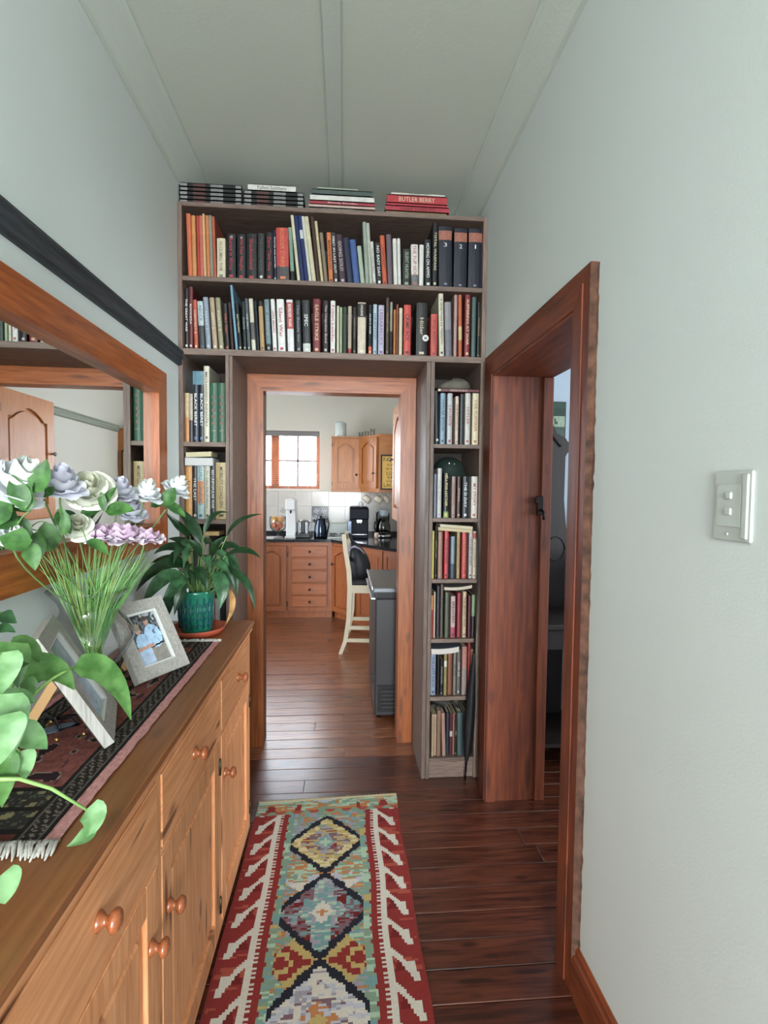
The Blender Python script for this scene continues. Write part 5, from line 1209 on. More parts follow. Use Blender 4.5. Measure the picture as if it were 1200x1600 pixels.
photo_frame((-.513, 1.125), (-.37, .93), (.93, .37), R(29), .226, .28, 'weathered grey photo frame seen edge-on, nearest on the runner', pic_plain)

# small things behind the nearer frame
one('metal_plate', mat('zinc_plate', '6E7C92', .35, .6), lambda q: q.prism([(-.715+.0, 1.20), (-.700, 1.188), (-.665, 1.205), (-.640, 1.228), (-.632, 1.245), (-.642, 1.256), (-.665, 1.250), (-.700, 1.225)], TZ+.0068, TZ+.0085), None, label='small rounded blue-grey metal plate lying behind the nearer frame', category='plate')
BR = mat('brass_bright', 'C8A060', .3, .9)
for i, (x, y, a, lb) in enumerate([(-.694, 1.232, 1.3, 'brass screw standing on the blue-grey plate'), (-.640, 1.165, -.6, 'bright brass screw lying on the runner in front of the plate'), (-.585, 1.165, 1.4, 'dull brass screw lying closest to the nearer frame')]):
    s = thing('screw', (x, y, TZ+.0085), lb, 'screw', 'loose brass screws on the runner'); dv = Vector((math.cos(a)*.8, math.sin(a)*.8, .25)).normalized()
    one('shank', BR, lambda q: q.lathe([(.0001, 0), (.0015, .002), (.0019, .004), (.0015, .006), (.0019, .008), (.0015, .010), (.0019, .012), (.0016, .014)], (x, y, TZ+.0100), 8, dv), s)
    one('head', BR, lambda q: q.lathe([(.0001, .013), (.004, .014), (.0042, .016), (.002, .018), (.0001, .018)], (x, y, TZ+.0100), 10, dv), s)
one('cable', mat('black_cable', '0C0C10', .35), lambda q: q.tube([(-.735, 1.30, TZ+.010), (-.70, 1.27, TZ+.010), (-.655, 1.275, TZ+.012), (-.625, 1.24, TZ+.010), (-.650, 1.21, TZ+.011), (-.690, 1.262, TZ+.015), (-.66, 1.30, TZ+.010), (-.61, 1.262, TZ+.010), (-.60, 1.225, TZ+.010)], .0035, 8), None, label='thin black cable looped on the runner behind the nearer frame', category='cable')
# ------------------------------------------------------------------ kitchen shell
KX0, KX1, KY = -2.6, .72, 6.46
struct('wall_kitchen_back', lambda q: (q.box((KX0, KY, 0), (-1.75, KY+.2, ZC)), q.box((-.31, KY, 0), (KX1, KY+.2, ZC)), q.box((-1.75, KY, 0), (-.31, KY+.2, 1.487)), q.box((-1.75, KY, 2.212), (-.31, KY+.2, ZC))), WALLK)
struct('wall_kitchen_right', lambda q: q.box((KX1, YB1, 0), (KX1+.1, KY+.2, ZC)), WALLK)
struct('wall_kitchen_left', lambda q: (q.box((KX0-.1, YB1, 0), (KX0, 3.95, ZC)), q.box((KX0-.1, 5.45, 0), (KX0, KY+.2, ZC)), q.box((KX0-.1, 3.95, 0), (KX0, 5.45, .75)), q.box((KX0-.1, 3.95, 2.25), (KX0, 5.45, ZC))), WALLK)
struct('trim_5', lambda q: rail(q, KX1, KX1-1, YB1, 5.785), RAILK)
# kitchen window: brown timber frame, glazing bars, blind
WF = wood('window_timber', '8A4428', 'B06A44', 'z', 1.2, .5, seed=5)
BARM = mat('glazing_bar', '6A5A58', .6)
k3 = thing('window_3', (-1.03, KY+.1, 1.85), kind='structure')
one('frame', WF, lambda q: (q.box((-1.75, 6.53, 1.487), (-1.70, 6.58, 2.212)), q.box((-.355, 6.53, 1.487), (-.31, 6.58, 2.212)), q.box((-1.70, 6.53, 1.487), (-.355, 6.58, 1.532)), q.box((-1.70, 6.53, 2.165), (-.355, 6.58, 2.212))), k3)
one('mullion', WF, lambda q: q.box((-.915, 6.52, 1.532), (-.815, 6.585, 2.165), .004), k3)
for x in (-1.31, -.585): one('glazing_bar', BARM, lambda q: q.box((x-.014, 6.545, 1.532), (x+.014, 6.56, 2.165)), k3)
one('glazing_bar', BARM, lambda q: (q.box((-1.70, 6.545, 1.834), (-.915, 6.56, 1.856)), q.box((-.815, 6.545, 1.834), (-.355, 6.56, 1.856))), k3)
one('pane', mat('window_glass', 'FFFFFF', .0, 0, 1.0, 1.02), lambda q: q.box((-1.70, 6.564, 1.532), (-.355, 6.567, 2.165)), k3)
one('sill', mat('sill_white', 'D8D4CC', .5), lambda q: (q.box((-1.77, 6.452, 1.462), (-.29, 6.50, 1.487), .004), q.box((-1.75, 6.46, 1.487), (-.31, 6.53, 1.492))), k3)
bl = thing('window_blind', (-1.03, 6.505, 2.2), 'raised slatted blind hanging in the kitchen window reveal', 'blind')
one('headrail', mat('blind_grey', '7E7A7C', .6), lambda q: q.box((-1.748, 6.475, 2.150), (-.312, 6.52, 2.209), .003), bl)
one('slats', mat('slat_white', 'E6E0DC', .5), lambda q: [q.add([(-1.74, 6.485, z), (-.32, 6.485, z), (-.32, 6.508, z+.0015), (-1.74, 6.508, z+.0015)], [(0, 1, 2, 3)], False) for z in [1.50+.026*i for i in range(25)]], bl, kind='stuff')
one('cord', mat('cord_white', 'E0E0DC', .7), lambda q: [q.tube([(x, 6.497, 1.50), (x, 6.497, 2.15)], .0012, 5) for x in (-1.4, -.70, -.40)], bl)
# wall tiles
TI = mat('tile_cream', 'C6C2BE', .18, vary=.04, vscale=8); TD = mat('tile_navy', '2E3446', .2); TP = mat('tile_white_motif', 'D8D8DC', .25)
wt = thing('wall_tiles', (0, 6.457, 0), kind='structure')
tl = thing('tiling', (-.3, KY, 1.2), kind='structure'); bpy.data.objects.remove(wt)
def petal(q, cx, cz, r, a0, y):
    n = 8; pts = []
    for i in range(n+1):
        t = i/n; a = a0+t*1.9; pts.append((cx+math.cos(a)*r*(.15+.85*math.sin(PI*t*.5)), y, cz+math.sin(a)*r*(.15+.85*math.sin(PI*t*.5))))
    pts2 = [(cx+(p[0]-cx)*.55+math.cos(a0+1.9)*r*.25, y, cz+(p[2]-cz)*.55+math.sin(a0+1.9)*r*.25) for p in pts]
    q.grid([[(p[0]*.45+p2[0]*.55, p[1], p[2]*.45+p2[2]*.55) for p, p2 in zip(pts, pts2)], pts], False)
for r_ in range(3):
    for c_ in range(12):
        x0 = -1.645+.2075*c_; x1 = x0+.2045; z0_ = [1.278, 1.0725, .925][r_]; z1_ = [1.459, 1.275, 1.0695][r_]
        if x0 > .70: continue
        x1 = min(x1, .718)
        deco = (r_ == 1 and c_ in (6, 4)); m_ = TD if (r_ == 1 and c_ == 6) else TI
        t = bx('tile', (x0, KY-.006, z0_), (x1, KY, z1_), m_, tl, .0012)
        if deco:
            def mo(q):
                for (u, v) in ((.27, .27), (.73, .27), (.27, .73), (.73, .73)):
                    for k in range(4): petal(q, x0+.2045*u, z0_+.2*v, .036, k*PI/2+.4, KY-.0068)
            one('motif', TP if c_ == 6 else TD, mo, t)
# ------------------------------------------------------------------ kitchen units
KW = wood('kitchen_oak', '9A5A2C', 'B87840', 'z', 1.2, .4, seed=3, contrast=.8)
KWx = wood('kitchen_oak_long', '9A5A2C', 'B87840', 'x', 1.2, .4, seed=8, contrast=.8)
KB = wood('kitchen_base', '7E4224', '9E5E36', 'z', 1.2, .4, seed=4, contrast=.8)
KBx = wood('kitchen_base_long', '7E4224', '9E5E36', 'x', 1.2, .4, seed=6, contrast=.8)
GRAN = mat('dark_granite', '1E2024', .12, vary=.5, vscale=150)
KN = mat('pewter_knob', '3A3838', .35, .7)
def arched_door(q, M, w_, h, th=.03, arch=.05, rail_=.055, knobs=None):
    """raised-and-fielded door, arched top; local u across, v up, e out; M(u,v,e)"""
    def slab(poly, e0, e1):
        n = len(poly); vs = [M(u, v, e0) for u, v in poly]+[M(u, v, e1) for u, v in poly]
        q.add(vs, [tuple(range(n))[::-1], tuple(range(n, 2*n))]+[(i, (i+1) % n, n+(i+1) % n, n+i) for i in range(n)], False)
    r = rail_; N_ = 12
    def top(u, off): t = (u-r)/(w_-2*r); return h-r-arch*(1-math.sin(PI*min(1, max(0, (t-.10)/.80)))**.8)-off if arch else h-r-off
    slab([(0, 0), (r, 0), (r, h), (0, h)], 0, th); slab([(w_-r, 0), (w_, 0), (w_, h), (w_-r, h)], 0, th); slab([(r, 0), (w_-r, 0), (w_-r, r), (r, r)], 0, th)
    us = [r+(w_-2*r)*i/N_ for i in range(N_+1)]
    for a, b in zip(us, us[1:]): slab([(a, top(a, 0)), (b, top(b, 0)), (b, h), (a, h)], 0, th)
    for a, b in zip(us, us[1:]): slab([(a, r), (b, r), (b, top(b, 0)), (a, top(a, 0))], 0, th*.35)
    g = .022; us = [r+g+(w_-2*r-2*g)*i/N_ for i in range(N_+1)]
    for a, b in zip(us, us[1:]): slab([(a, r+g), (b, r+g), (b, top(b, g)), (a, top(a, g))], th*.35, th*.85)
def MF_(o, u, n):
    o, u, n = Vector(o), Vector(u).normalized(), Vector(n).normalized(); return lambda a, b, e: o+u*a+Vector((0, 0, b))+n*e
def kknob(parent, p, n, m=None, r=.014):
    one('knob', m or KN, lambda q: q.lathe([(.0001, -.001), (.006, 0), (.005, .010), (r, .018), (r, .024), (r*.5, .030), (.0001, .031)], p, 12, n), parent)
# wall cupboard with two arched doors (second one on the diagonal)
wu = thing('wall_cupboard', (.02, 6.3, 1.475), 'honey oak wall cupboard with arched doors turning the kitchen corner', 'cupboard')
one('carcass', KWx, lambda q: q.prism([(-.150, 6.452), (-.150, 6.15), (.19, 6.15), (.395, 5.80), (.718, 5.80), (.718, 6.452)], 1.475, 2.105), wu)
one('cornice', KWx, lambda q: q.prism([(-.155, 6.452), (-.155, 6.138), (.19, 6.138), (.392, 5.788), (.718, 5.788), (.718, 6.452)], 2.105, 2.122), wu)
one('pelmet', KWx, lambda q: q.prism([(-.152, 6.16), (-.152, 6.142), (.19, 6.142), (.393, 5.792), (.60, 5.792), (.60, 5.81), (.40, 5.81), (.20, 6.16)], 1.462, 1.500), wu)
M1 = MF_((-.140, 6.15, 1.508), (1, 0, 0), (0, -1, 0)); d_ = one('door', KW, lambda q: arched_door(q, M1, .315, .585), wu); kknob(d_, M1(.285, .16, .03), (0, -1, 0))
u2 = Vector((.205, -.35, 0)).normalized(); n2 = Vector((-.863, -.505, 0)); M2 = MF_((.203, 6.128, 1.508), u2, n2); d_ = one('door', KW, lambda q: arched_door(q, M2, .365, .585), wu); kknob(d_, M2(.325, .17, .03), n2)
for z in (1.56, 2.02): one('hinge', KN, lambda q: q.box((-.147, 6.12, z-.02), (-.136, 6.151, z+.02)), wu)
# cupboard on the right wall
ru = thing('cupboard', (.54, 3.43, 1.28), 'oak wall cupboard seen edge-on at the right of the kitchen doorway', 'cupboard')
one('carcass', KW, lambda q: q.box((.385, 3.12, 1.275), (.718, 3.76, 2.08), .002), ru)
M3 = MF_((.385, 3.755, 1.285), (0, -1, 0), (-1, 0, 0)); d_ = one('door', KW, lambda q: arched_door(q, M3, .60, .785, arch=.07, rail_=.085), ru)
kknob(d_, M3(.035, .43, .03), (-1, 0, 0), mat('steel_knob', '8A8A8E', .25, .9), .014)
for z in (1.42, 1.95): one('hinge', KN, lambda q: q.box((.352, 3.150, z-.025), (.386, 3.166, z+.025)), d_)
# framed sign on the corner cupboard
sg = thing('wall_sign', (.51, 5.79, 1.5), 'black-framed yellow FAMILY sign hanging on the corner cupboard side', 'sign')
one('frame', mat('sign_frame', '141210', .5), lambda q: (q.box((.412, 5.772, 1.492), (.428, 5.787, 1.888)), q.box((.660, 5.772, 1.492), (.676, 5.787, 1.888)), q.box((.428, 5.772, 1.492), (.660, 5.787, 1.508)), q.box((.428, 5.772, 1.872), (.660, 5.787, 1.888))), sg)
one('panel', mat('sign_paper', 'D8B060', .7), lambda q: q.box((.428, 5.778, 1.508), (.660, 5.786, 1.872)), sg)
SI = mat('sign_ink', '1E1A12', .7)
for s_, z, ht, ln in (('FAMILY', 1.835, .042, .20), ('RULES', 1.775, .02, .12), ('BE KIND', 1.73, .018, .14), ('LOVE', 1.68, .038, .13), ('EAT', 1.635, .03, .10), ('SHARE', 1.59, .018, .14), ('LAUGH', 1.545, .038, .19)):
    text('lettering', s_, (.544-.510, 5.778-5.79, z-1.5), (1, 0, 0), (0, 0, 1), ln, ht, SI, sg)
# canister and glasses on top
cn = thing('canister', (-.045, 6.28, 2.123), 'white lidded canister on top of the wall cupboard', 'canister')
CE = mat('enamel_white', 'C4CCCA', .35)
one('body', CE, lambda q: q.lathe([(.0001, 0), (.066, 0), (.068, .004), (.068, .150), (.064, .156), (.0001, .156)], (-.045, 6.26, 2.1225), 28), cn)
one('lid', mat('canister_lid', 'BAC6C6', .35), lambda q: (q.lathe([(.0001, .156), (.069, .156), (.069, .168), (.055, .176), (.0001, .178)], (-.045, 6.26, 2.1225), 28), q.tube([(-.085, 6.26, 2.297), (-.080, 6.26, 2.312), (-.045, 6.26, 2.318), (-.010, 6.26, 2.312), (-.005, 6.26, 2.297)], .004, 6)), cn)
GL = thin_glass('thin_glass')
for i, (x, h) in enumerate(((.20, .06), (.27, .075), (.34, .11))):
    one('drinking_glass', GL, lambda q: q.lathe([(.0001, 0), (.024, 0), (.030, h), (.028, h), (.022, .004), (.0001, .004)], (x, 6.22, 2.1225), 18), None, label=['short clear glass nearest the canister on the cupboard', 'middle clear glass on top of the cupboard', 'tallest clear glass at the right on the cupboard'][i], category='glass', group='glasses on the cupboard')
# mugs on hooks
MG = mat('mug_cream', 'C8BEB0', .35, vary=.2, vscale=60)
for i, (x, y) in enumerate(((.245, 6.06), (.375, 5.97), (.47, 5.98))):
    c = Vector((x+.03, y, 1.378)); ax = Vector((.75, -.35, -.55)).normalized()
    m_ = thing('mug', c, ['cream mug hanging leftmost under the corner cupboard', 'speckled cream mug hanging in the middle', 'clear-rimmed mug hanging rightmost, in the shade'][i], 'mug', 'mugs hanging under the corner cupboard')
    one('body', MG, lambda q: q.lathe([(.0001, -.045), (.034, -.045), (.039, -.035), (.040, .045), (.037, .045), (.035, -.033), (.0001, -.040)], c, 20, ax), m_)
    up = (Vector((0, 0, 1))-ax*ax.z).normalized()
    one('handle', MG, lambda q: q.tube([c+ax*.028+up*.038, c+ax*.026+up*.062, c+up*.070, c-ax*.024+up*.060, c-ax*.026+up*.038], .005, 7), m_)
    one('hook', KN, lambda q: q.tube([c+up*.058+Vector((0, 0, -.002)), c+up*.074, (c.x+up.x*.07, c.y+up.y*.07, 1.4745)], .002, 5), m_)
# base units
bu = thing('base_cabinet', (-.65, 6.1, 0), 'run of red-brown oak base cabinets with arched door and five drawers', 'cabinet')
one('carcass', KB, lambda q: (q.box((-1.64, 5.885, .085), (-.13, 6.455, .885)), q.box((-1.63, 5.93, 0), (-.13, 6.40, .085)), q.prism([(-.129, 6.455), (-.129, 5.885), (.69, 4.765), (.718, 4.765), (.718, 6.455)], .085, .885), q.prism([(-.10, 6.4), (-.10, 5.95), (.69, 4.87), (.70, 6.4)], 0, .085)), bu)
M4 = MF_((-.975, 5.885, .095), (1, 0, 0), (0, -1, 0)); d_ = one('door', KB, lambda q: arched_door(q, M4, .325, .745, arch=.05), bu)
for z in (.17, .74): one('hinge', KN, lambda q: q.box((-.645, 5.862, z-.025), (-.632, 5.886, z+.025)), d_)
M4b = MF_((-1.52, 5.885, .095), (1, 0, 0), (0, -1, 0)); one('door', KB, lambda q: arched_door(q, M4b, .50, .745, arch=.05), bu)
for a, b, nm in ((-.648, -.598, 'stile'), (-.178, -.130, 'stile')): bx('stile', (a+.014, 5.872, .085), (b, 5.885, .885), KB, bu)
zs = [.848, .706, .560, .412, .270, .128]
for i in range(5):
    d_ = one('drawer', KBx, lambda q: (q.box((-.590, 5.866, zs[i+1]+.006), (-.184, 5.885, zs[i]-.006), .004), q.box((-.580, 5.862, zs[i+1]+.016), (-.194, 5.867, zs[i]-.016), .002)), bu)
    kknob(d_, (-.387, 5.862, (zs[i]+zs[i+1])/2), (0, -1, 0), None, .015)
one('rail', KBx, lambda q: q.box((-1.64, 5.874, .848), (-.13, 5.886, .885)), bu)
ud = Vector((.909, -1.245, 0)).normalized(); nd = Vector((-ud.y*-1, -ud.x, 0)); nd = Vector((ud.y, -ud.x, 0)).normalized()
M5 = MF_(Vector((-.129, 5.885, .10))+ud*.03, ud, nd); d_ = one('door', KB, lambda q: arched_door(q, M5, .42, .745, arch=.05), bu); kknob(d_, M5(.03, .54, .03), nd)
for k in range(2):
    M6 = MF_(Vector((-.129, 5.885, .10))+ud*(.49+.43*k), ud, nd); one('panel', KB, lambda q: arched_door(q, M6, .41, .77, arch=0, th=.012, rail_=.05), bu)
ct = one('worktop', GRAN, lambda q: (q.prism([(-1.66, 6.457), (-1.66, 5.845), (-.145, 5.845), (.69, 4.70), (.719, 4.70), (.719, 6.457)], .886, .918),), None, label='polished dark granite worktop running round the kitchen corner', category='worktop')
one('upstand', GRAN, lambda q: q.box((-1.66, 6.435, .918), (.70, 6.4535, .965)), ct)
# ------------------------------------------------------------------ things on the worktop
W0 = .9185
sm = thing('soda_maker', (-.62, 6.05, W0), 'tall white sparkling water maker on the dark worktop', 'soda maker'); WP = mat('appliance_white', 'D2D4D6', .3)
one('column', WP, lambda q: (q.box((-.678, 6.06, W0), (-.560, 6.20, W0+.455), .012), q.box((-.678, 5.975, W0+.325), (-.560, 6.07, W0+.455), .012)), sm)
one('foot', WP, lambda q: q.box((-.682, 5.96, W0), (-.556, 6.06, W0+.022), .006), sm)
one('nozzle', KN, lambda q: q.lathe([(.008, 0), (.012, .03), (.012, .04)], (-.619, 6.02, W0+.286), 12), sm)
one('cap', mat('grey_cap', '8A8C90', .4), lambda q: q.box((-.60, 5.985, W0+.455), (-.566, 6.03, W0+.461), .002), sm)
CH = mat('chrome', 'C0C4C8', .12, 1.0); BKP = mat('black_plastic', '15171C', .25); NV = mat('navy_gloss', '0E1220', .5, spec=.2)
to = thing('toaster', (-.48, 6.15, W0), 'chrome and black toaster beside the white water maker', 'toaster')
one('body', CH, lambda q: (q.box((-.555, 6.02, W0+.02), (-.495, 6.28, W0+.205), .02), q.box((-.462, 6.02, W0+.02), (-.40, 6.28, W0+.205), .02)), to)
one('side', BKP, lambda q: (q.box((-.496, 6.03, W0+.02), (-.461, 6.27, W0+.200)), q.box((-.56, 6.01, W0), (-.395, 6.29, W0+.065), .008)), to)
one('lever', CH, lambda q: (q.box((-.530, 6.004, W0+.05), (-.516, 6.02, W0+.09)), q.box((-.440, 6.004, W0+.05), (-.426, 6.02, W0+.09))), to)
ke = thing('kettle', (-.27, 6.08, W0), 'dark chrome kettle standing before the patterned tile', 'kettle'); DG = mat('smoked_chrome', '3A4250', .12, .9)
one('body', DG, lambda q: q.lathe([(.0001, 0), (.075, 0), (.078, .02), (.072, .12), (.056, .20), (.050, .225), (.030, .235), (.0001, .24)], (-.275, 6.08, W0), 28), ke)
one('handle', BKP, lambda q: q.tube([(-.235, 6.05, W0+.215), (-.190, 6.03, W0+.225), (-.175, 6.02, W0+.15), (-.195, 6.03, W0+.06)], .010, 8), ke)
one('spout', DG, lambda q: q.tube([(-.32, 6.10, W0+.17), (-.36, 6.11, W0+.21)], [.016, .009], 8), ke)
one('lid_knob', BKP, lambda q: q.sphere((-.275, 6.08, W0+.248), .012, 10, 6), ke)
hb = thing('hob', (-.08, 6.2, W0), 'white enamel gas hob with black pan supports', 'hob')
one('plate', CE, lambda q: q.box((-.19, 5.98, W0), (.045, 6.41, W0+.012), .003), hb)
one('backplate', CE, lambda q: q.box((-.19, 6.41, W0), (.045, 6.425, W0+.145), .004), hb)
for x, y in ((-.13, 6.12), (.0, 6.12), (-.13, 6.31), (.0, 6.31)): one('pan_support', BKP, lambda q: (q.box((x-.045, y-.004, W0+.012), (x+.045, y+.004, W0+.032)), q.box((x-.004, y-.05, W0+.012), (x+.004, y+.05, W0+.032)), q.lathe([(.028, 0), (.03, .01), (.0001, .012)], (x, y, W0+.012), 14)), hb)
em = thing('espresso_machine', (.18, 6.15, W0), 'squat black espresso machine with silver front tank', 'coffee machine')
one('body', NV, lambda q: (q.box((.072, 6.08, W0), (.292, 6.34, W0+.365), .012), q.box((.072, 5.98, W0+.22), (.292, 6.10, W0+.355), .014), q.box((.080, 5.96, W0), (.285, 6.10, W0+.045), .008)), em)
one('tank', mat('smoke_tank', '7888A0', .15, .2), lambda q: q.box((.045, 6.06, W0+.03), (.092, 6.14, W0+.20), .006), em)
one('spout', CH, lambda q: (q.box((.15, 5.975, W0+.185), (.215, 6.01, W0+.222), .004), q.lathe([(.006, 0), (.006, .03)], (.17, 5.99, W0+.16), 8), q.lathe([(.006, 0), (.006, .03)], (.196, 5.99, W0+.16), 8)), em)
one('drip_grille', CH, lambda q: q.box((.095, 5.965, W0+.045), (.270, 6.07, W0+.049)), em)
one('cup', mat('cup_white', 'D8D8D8', .3), lambda q: q.lathe([(.0001, 0), (.018, 0), (.028, .05), (.026, .05), (.016, .004), (.0001, .004)], (.21, 6.2, W0+.3655), 16), em)
fc = thing('filter_coffee_maker', (.47, 6.15, W0), 'filter coffee maker with glass jug and pale lid', 'coffee machine')
one('tower', BKP, lambda q: q.box((.395, 6.20, W0+.02), (.555, 6.33, W0+.30), .015), fc)
one('filter_head', mat('pale_blue_plastic', 'A8B4BE', .35), lambda q: q.lathe([(.0001, 0), (.052, 0), (.062, .02), (.060, .075), (.048, .085), (.0001, .085)], (.475, 6.13, W0+.255), 24), fc)
one('jug', thin_glass('dark_glass', .45), lambda q: q.lathe([(.0001, 0), (.070, 0), (.088, .05), (.084, .11), (.055, .17), (.058, .185), (.052, .185), (.080, .11), (.084, .05), (.066, .006), (.0001, .006)], (.475, 6.12, W0+.045), 28), fc)
one('jug_handle', BKP, lambda q: q.tube([(.415, 6.07, W0+.20), (.372, 6.05, W0+.19), (.362, 6.04, W0+.12), (.395, 6.06, W0+.07)], .009, 8), fc)
one('base', CH, lambda q: (q.lathe([(.0001, 0), (.098, 0), (.100, .028), (.090, .040), (.0001, .040)], (.475, 6.12, W0), 28),), fc)
# small pot beside it
one('cork_jar', mat('jar_tan', 'B8A090', .5, vary=.2), lambda q: q.lathe([(.0001, 0), (.026, 0), (.028, .06), (.022, .07), (.0001, .07)], (.385, 5.98, W0), 16), None, label='small tan jar left of the filter coffee maker', category='jar')
# fruit in a glass bowl on a foot, chopping board
fb = thing('fruit_bowl', (-.785, 6.18, W0), 'footed clear glass bowl of oranges at the left of the worktop', 'bowl')
one('bowl', GL, lambda q: q.lathe([(.0001, 0), (.050, 0), (.012, .012), (.010, .045), (.055, .060), (.095, .11), (.105, .18), (.100, .24), (.097, .24), (.102, .18), (.092, .112), (.050, .065), (.0001, .052)], (-.785, 6.18, W0+.001), 28), fb)
OR = mat('orange_peel', 'D8924E', .5, bump=.5, bscale=300, vary=.1); OR2 = mat('orange_peel_red', 'C46E4A', .5, bump=.5, bscale=300, vary=.1); OR3 = mat('orange_yellow', 'E0AE5A', .5, bump=.5, bscale=300)
for i, (dx, dy, dz, m_, lb) in enumerate([(-.042, -.03, .19, OR3, 'yellowish orange on top at the left of the bowl'), (.038, -.03, .185, OR, 'orange on top at the right of the bowl'), (-.004, .045, .182, OR, 'orange at the back of the bowl'), (-.040, -.03, .118, OR2, 'reddish orange in the middle left of the bowl'), (.036, -.028, .114, OR2, 'reddish orange in the middle right of the bowl'), (-.002, -.005, .085+.0, OR2, 'reddish orange at the bottom of the bowl')]):
    r_ = .036; one('orange', m_, lambda q: q.sphere((-.785+dx, 6.18+dy, W0+dz+.02), r_, 14, 10), None, label=lb, category='fruit', group='oranges in the glass bowl')
cb = one('chopping_board', mat('board_white', 'C6C2C0', .5), lambda q: q.prism([(-1.15, 5.90), (-.80, 5.90), (-.715, 6.05), (-1.10, 6.05)], W0, W0+.016), None, label='white chopping board at the left end of the worktop', category='chopping board')
# ------------------------------------------------------------------ bar stool
ST = mat('stool_cream_paint', 'C8BEA8', .45, vary=.06)
bs = thing('bar_stool', (.18, 4.72, 0), 'cream painted wooden bar stool with curved back posts and dark seat', 'stool')
def post(q, y):
    P_ = [(-.022, y, 0), (.022, y, .12), (.052, y, .32), (.060, y, .60), (.050, y, .76), (.018, y, .95), (.002, y, 1.09)]; w_ = .020; P0 = []
    for (x, yy, z), hw in zip(P_, (.017, .019, .021, .022, .021, .020, .019)): P0.append([(x-hw, yy-.016, z), (x+hw, yy-.016, z), (x+hw, yy+.016, z), (x-hw, yy+.016, z), (x-hw, yy-.016, z)])
    q.grid(P0[::-1], False); q.add(P0[-1][:4], [(0, 1, 2, 3)], False); q.add(P0[0][:4], [(3, 2, 1, 0)], False)
for y in (4.575, 4.90): one('back_post', ST, lambda q: post(q, y), bs)
for y in (4.575, 4.90): one('leg', ST, lambda q: q.box((.335, y-.018, 0), (.371, y+.018, .60), .003), bs)
one('seat_rail', ST, lambda q: (q.box((.06, 4.562, .56), (.352, 4.582, .632)), q.box((.06, 4.893, .56), (.352, 4.913, .632)), q.box((.04, 4.58, .56), (.06, 4.90, .632)), q.box((.350, 4.58, .56), (.370, 4.90, .632))), bs)
one('seat', mat('seat_dark', '1A1820', .6, bump=.3), lambda q: q.box((.052, 4.56, .632), (.385, 4.915, .675), .012), bs)
for y in (4.575, 4.90):
    one('stretcher', ST, lambda q: q.box((.04, y-.009, .225), (.340, y+.009, .258)), bs)
one('stretcher', ST, lambda q: q.box((.01, 4.585, .10), (.03, 4.895, .135)), bs); one('stretcher', ST, lambda q: q.box((.345, 4.585, .105), (.363, 4.895, .14)), bs)
one('stretcher', ST, lambda q: q.box((.022, 4.566, .110), (.340, 4.584, .142)), bs)
one('back_rail', ST, lambda q: (q.box((-.008, 4.588, 1.02), (.014, 4.888, 1.085), .004), q.box((.028, 4.588, .84), (.046, 4.888, .88), .004)), bs)
bs.rotation_euler = (0, 0, R(-6)); bs.location.x += .014
bg_ = thing('bag', (.14, 4.72, .676), 'plump dark navy bag with pale grey trim on the bar stool', 'bag')
BGM = mat('bag_navy', '15161F', .55, bump=.3, bscale=120)
def bagf(q):
    P0 = []; n = 20
    for h, rx, ry, ox in ((.0, .075, .09, .155), (.01, .088, .105, .157), (.06, .098, .115, .155), (.13, .100, .115, .148), (.20, .090, .105, .135), (.26, .070, .085, .115), (.31, .045, .055, .098), (.335, .012, .02, .09), (.337, .001, .002, .09)):
        P0.append([(ox+rx*math.cos(2*PI*i/n)*(1+.04*math.sin(3*i)), 4.72+ry*math.sin(2*PI*i/n), .6765+h) for i in range(n+1)])
    q.grid(P0[::-1])
one('body', BGM, bagf, bg_)
one('trim', mat('bag_trim', '8E8A9C', .7, vary=.3, vscale=60), lambda q: (q.tube([(.052, 4.63, .92), (.062, 4.615, .965), (.10, 4.617, .978), (.15, 4.62, .955), (.19, 4.63, .91)], [.006, .010, .012, .009, .005], 7), q.tube([(.055, 4.66, .88), (.05, 4.65, .95), (.06, 4.66, 1.00)], .009, 7)), bg_)
one('strap', BGM, lambda q: q.tube([(.085, 4.66, 1.0), (.055, 4.66, 1.07), (.05, 4.70, 1.085), (.06, 4.76, 1.06), (.085, 4.78, .99)], .011, 8), bg_)
# ------------------------------------------------------------------ chest freezer
fz = thing('chest_freezer', (.45, 3.6, 0), 'dark grey chest freezer with a chrome-edged silver lid', 'freezer')
FZ = mat('freezer_grey', '302E31', .45); FL = mat('freezer_lid', '70767A', .25, .3)
one('body', FZ, lambda q: q.box((.205, 3.235, .03), (.70, 3.95, .80), .01), fz)
one('lid', FL, lambda q: q.box((.188, 3.225, .835), (.71, 3.96, .872), .008), fz)
one('gasket', mat('gasket_dark', '2A2A2E', .6), lambda q: q.box((.215, 3.245, .80), (.69, 3.94, .835)), fz)
one('trim', mat('aluminium_bright', 'D0D2D6', .25, .6), lambda q: (q.box((.180, 3.222, .858), (.190, 3.96, .876), .002), q.box((.176, 3.225, .795), (.206, 3.95, .806), .002)), fz)
one('vent', mat('vent_dark', '1C1A1C', .6), lambda q: (q.box((.225, 3.230, .06), (.52, 3.236, .235)),), fz)
for i in range(5): one('vent_slat', FZ, lambda q: q.box((.250, 3.222, .090+.026*i), (.50, 3.232, .099+.026*i)), fz)
for x in (.24, .66):
    for y in (3.30, 3.88): one('foot', BKP, lambda q: q.lathe([(.018, 0), (.02, .031)], (x, y, 0), 10), fz)
one('corner_catch', BKP, lambda q: q.box((.198, 3.36, .20), (.206, 3.40, .25)), fz)
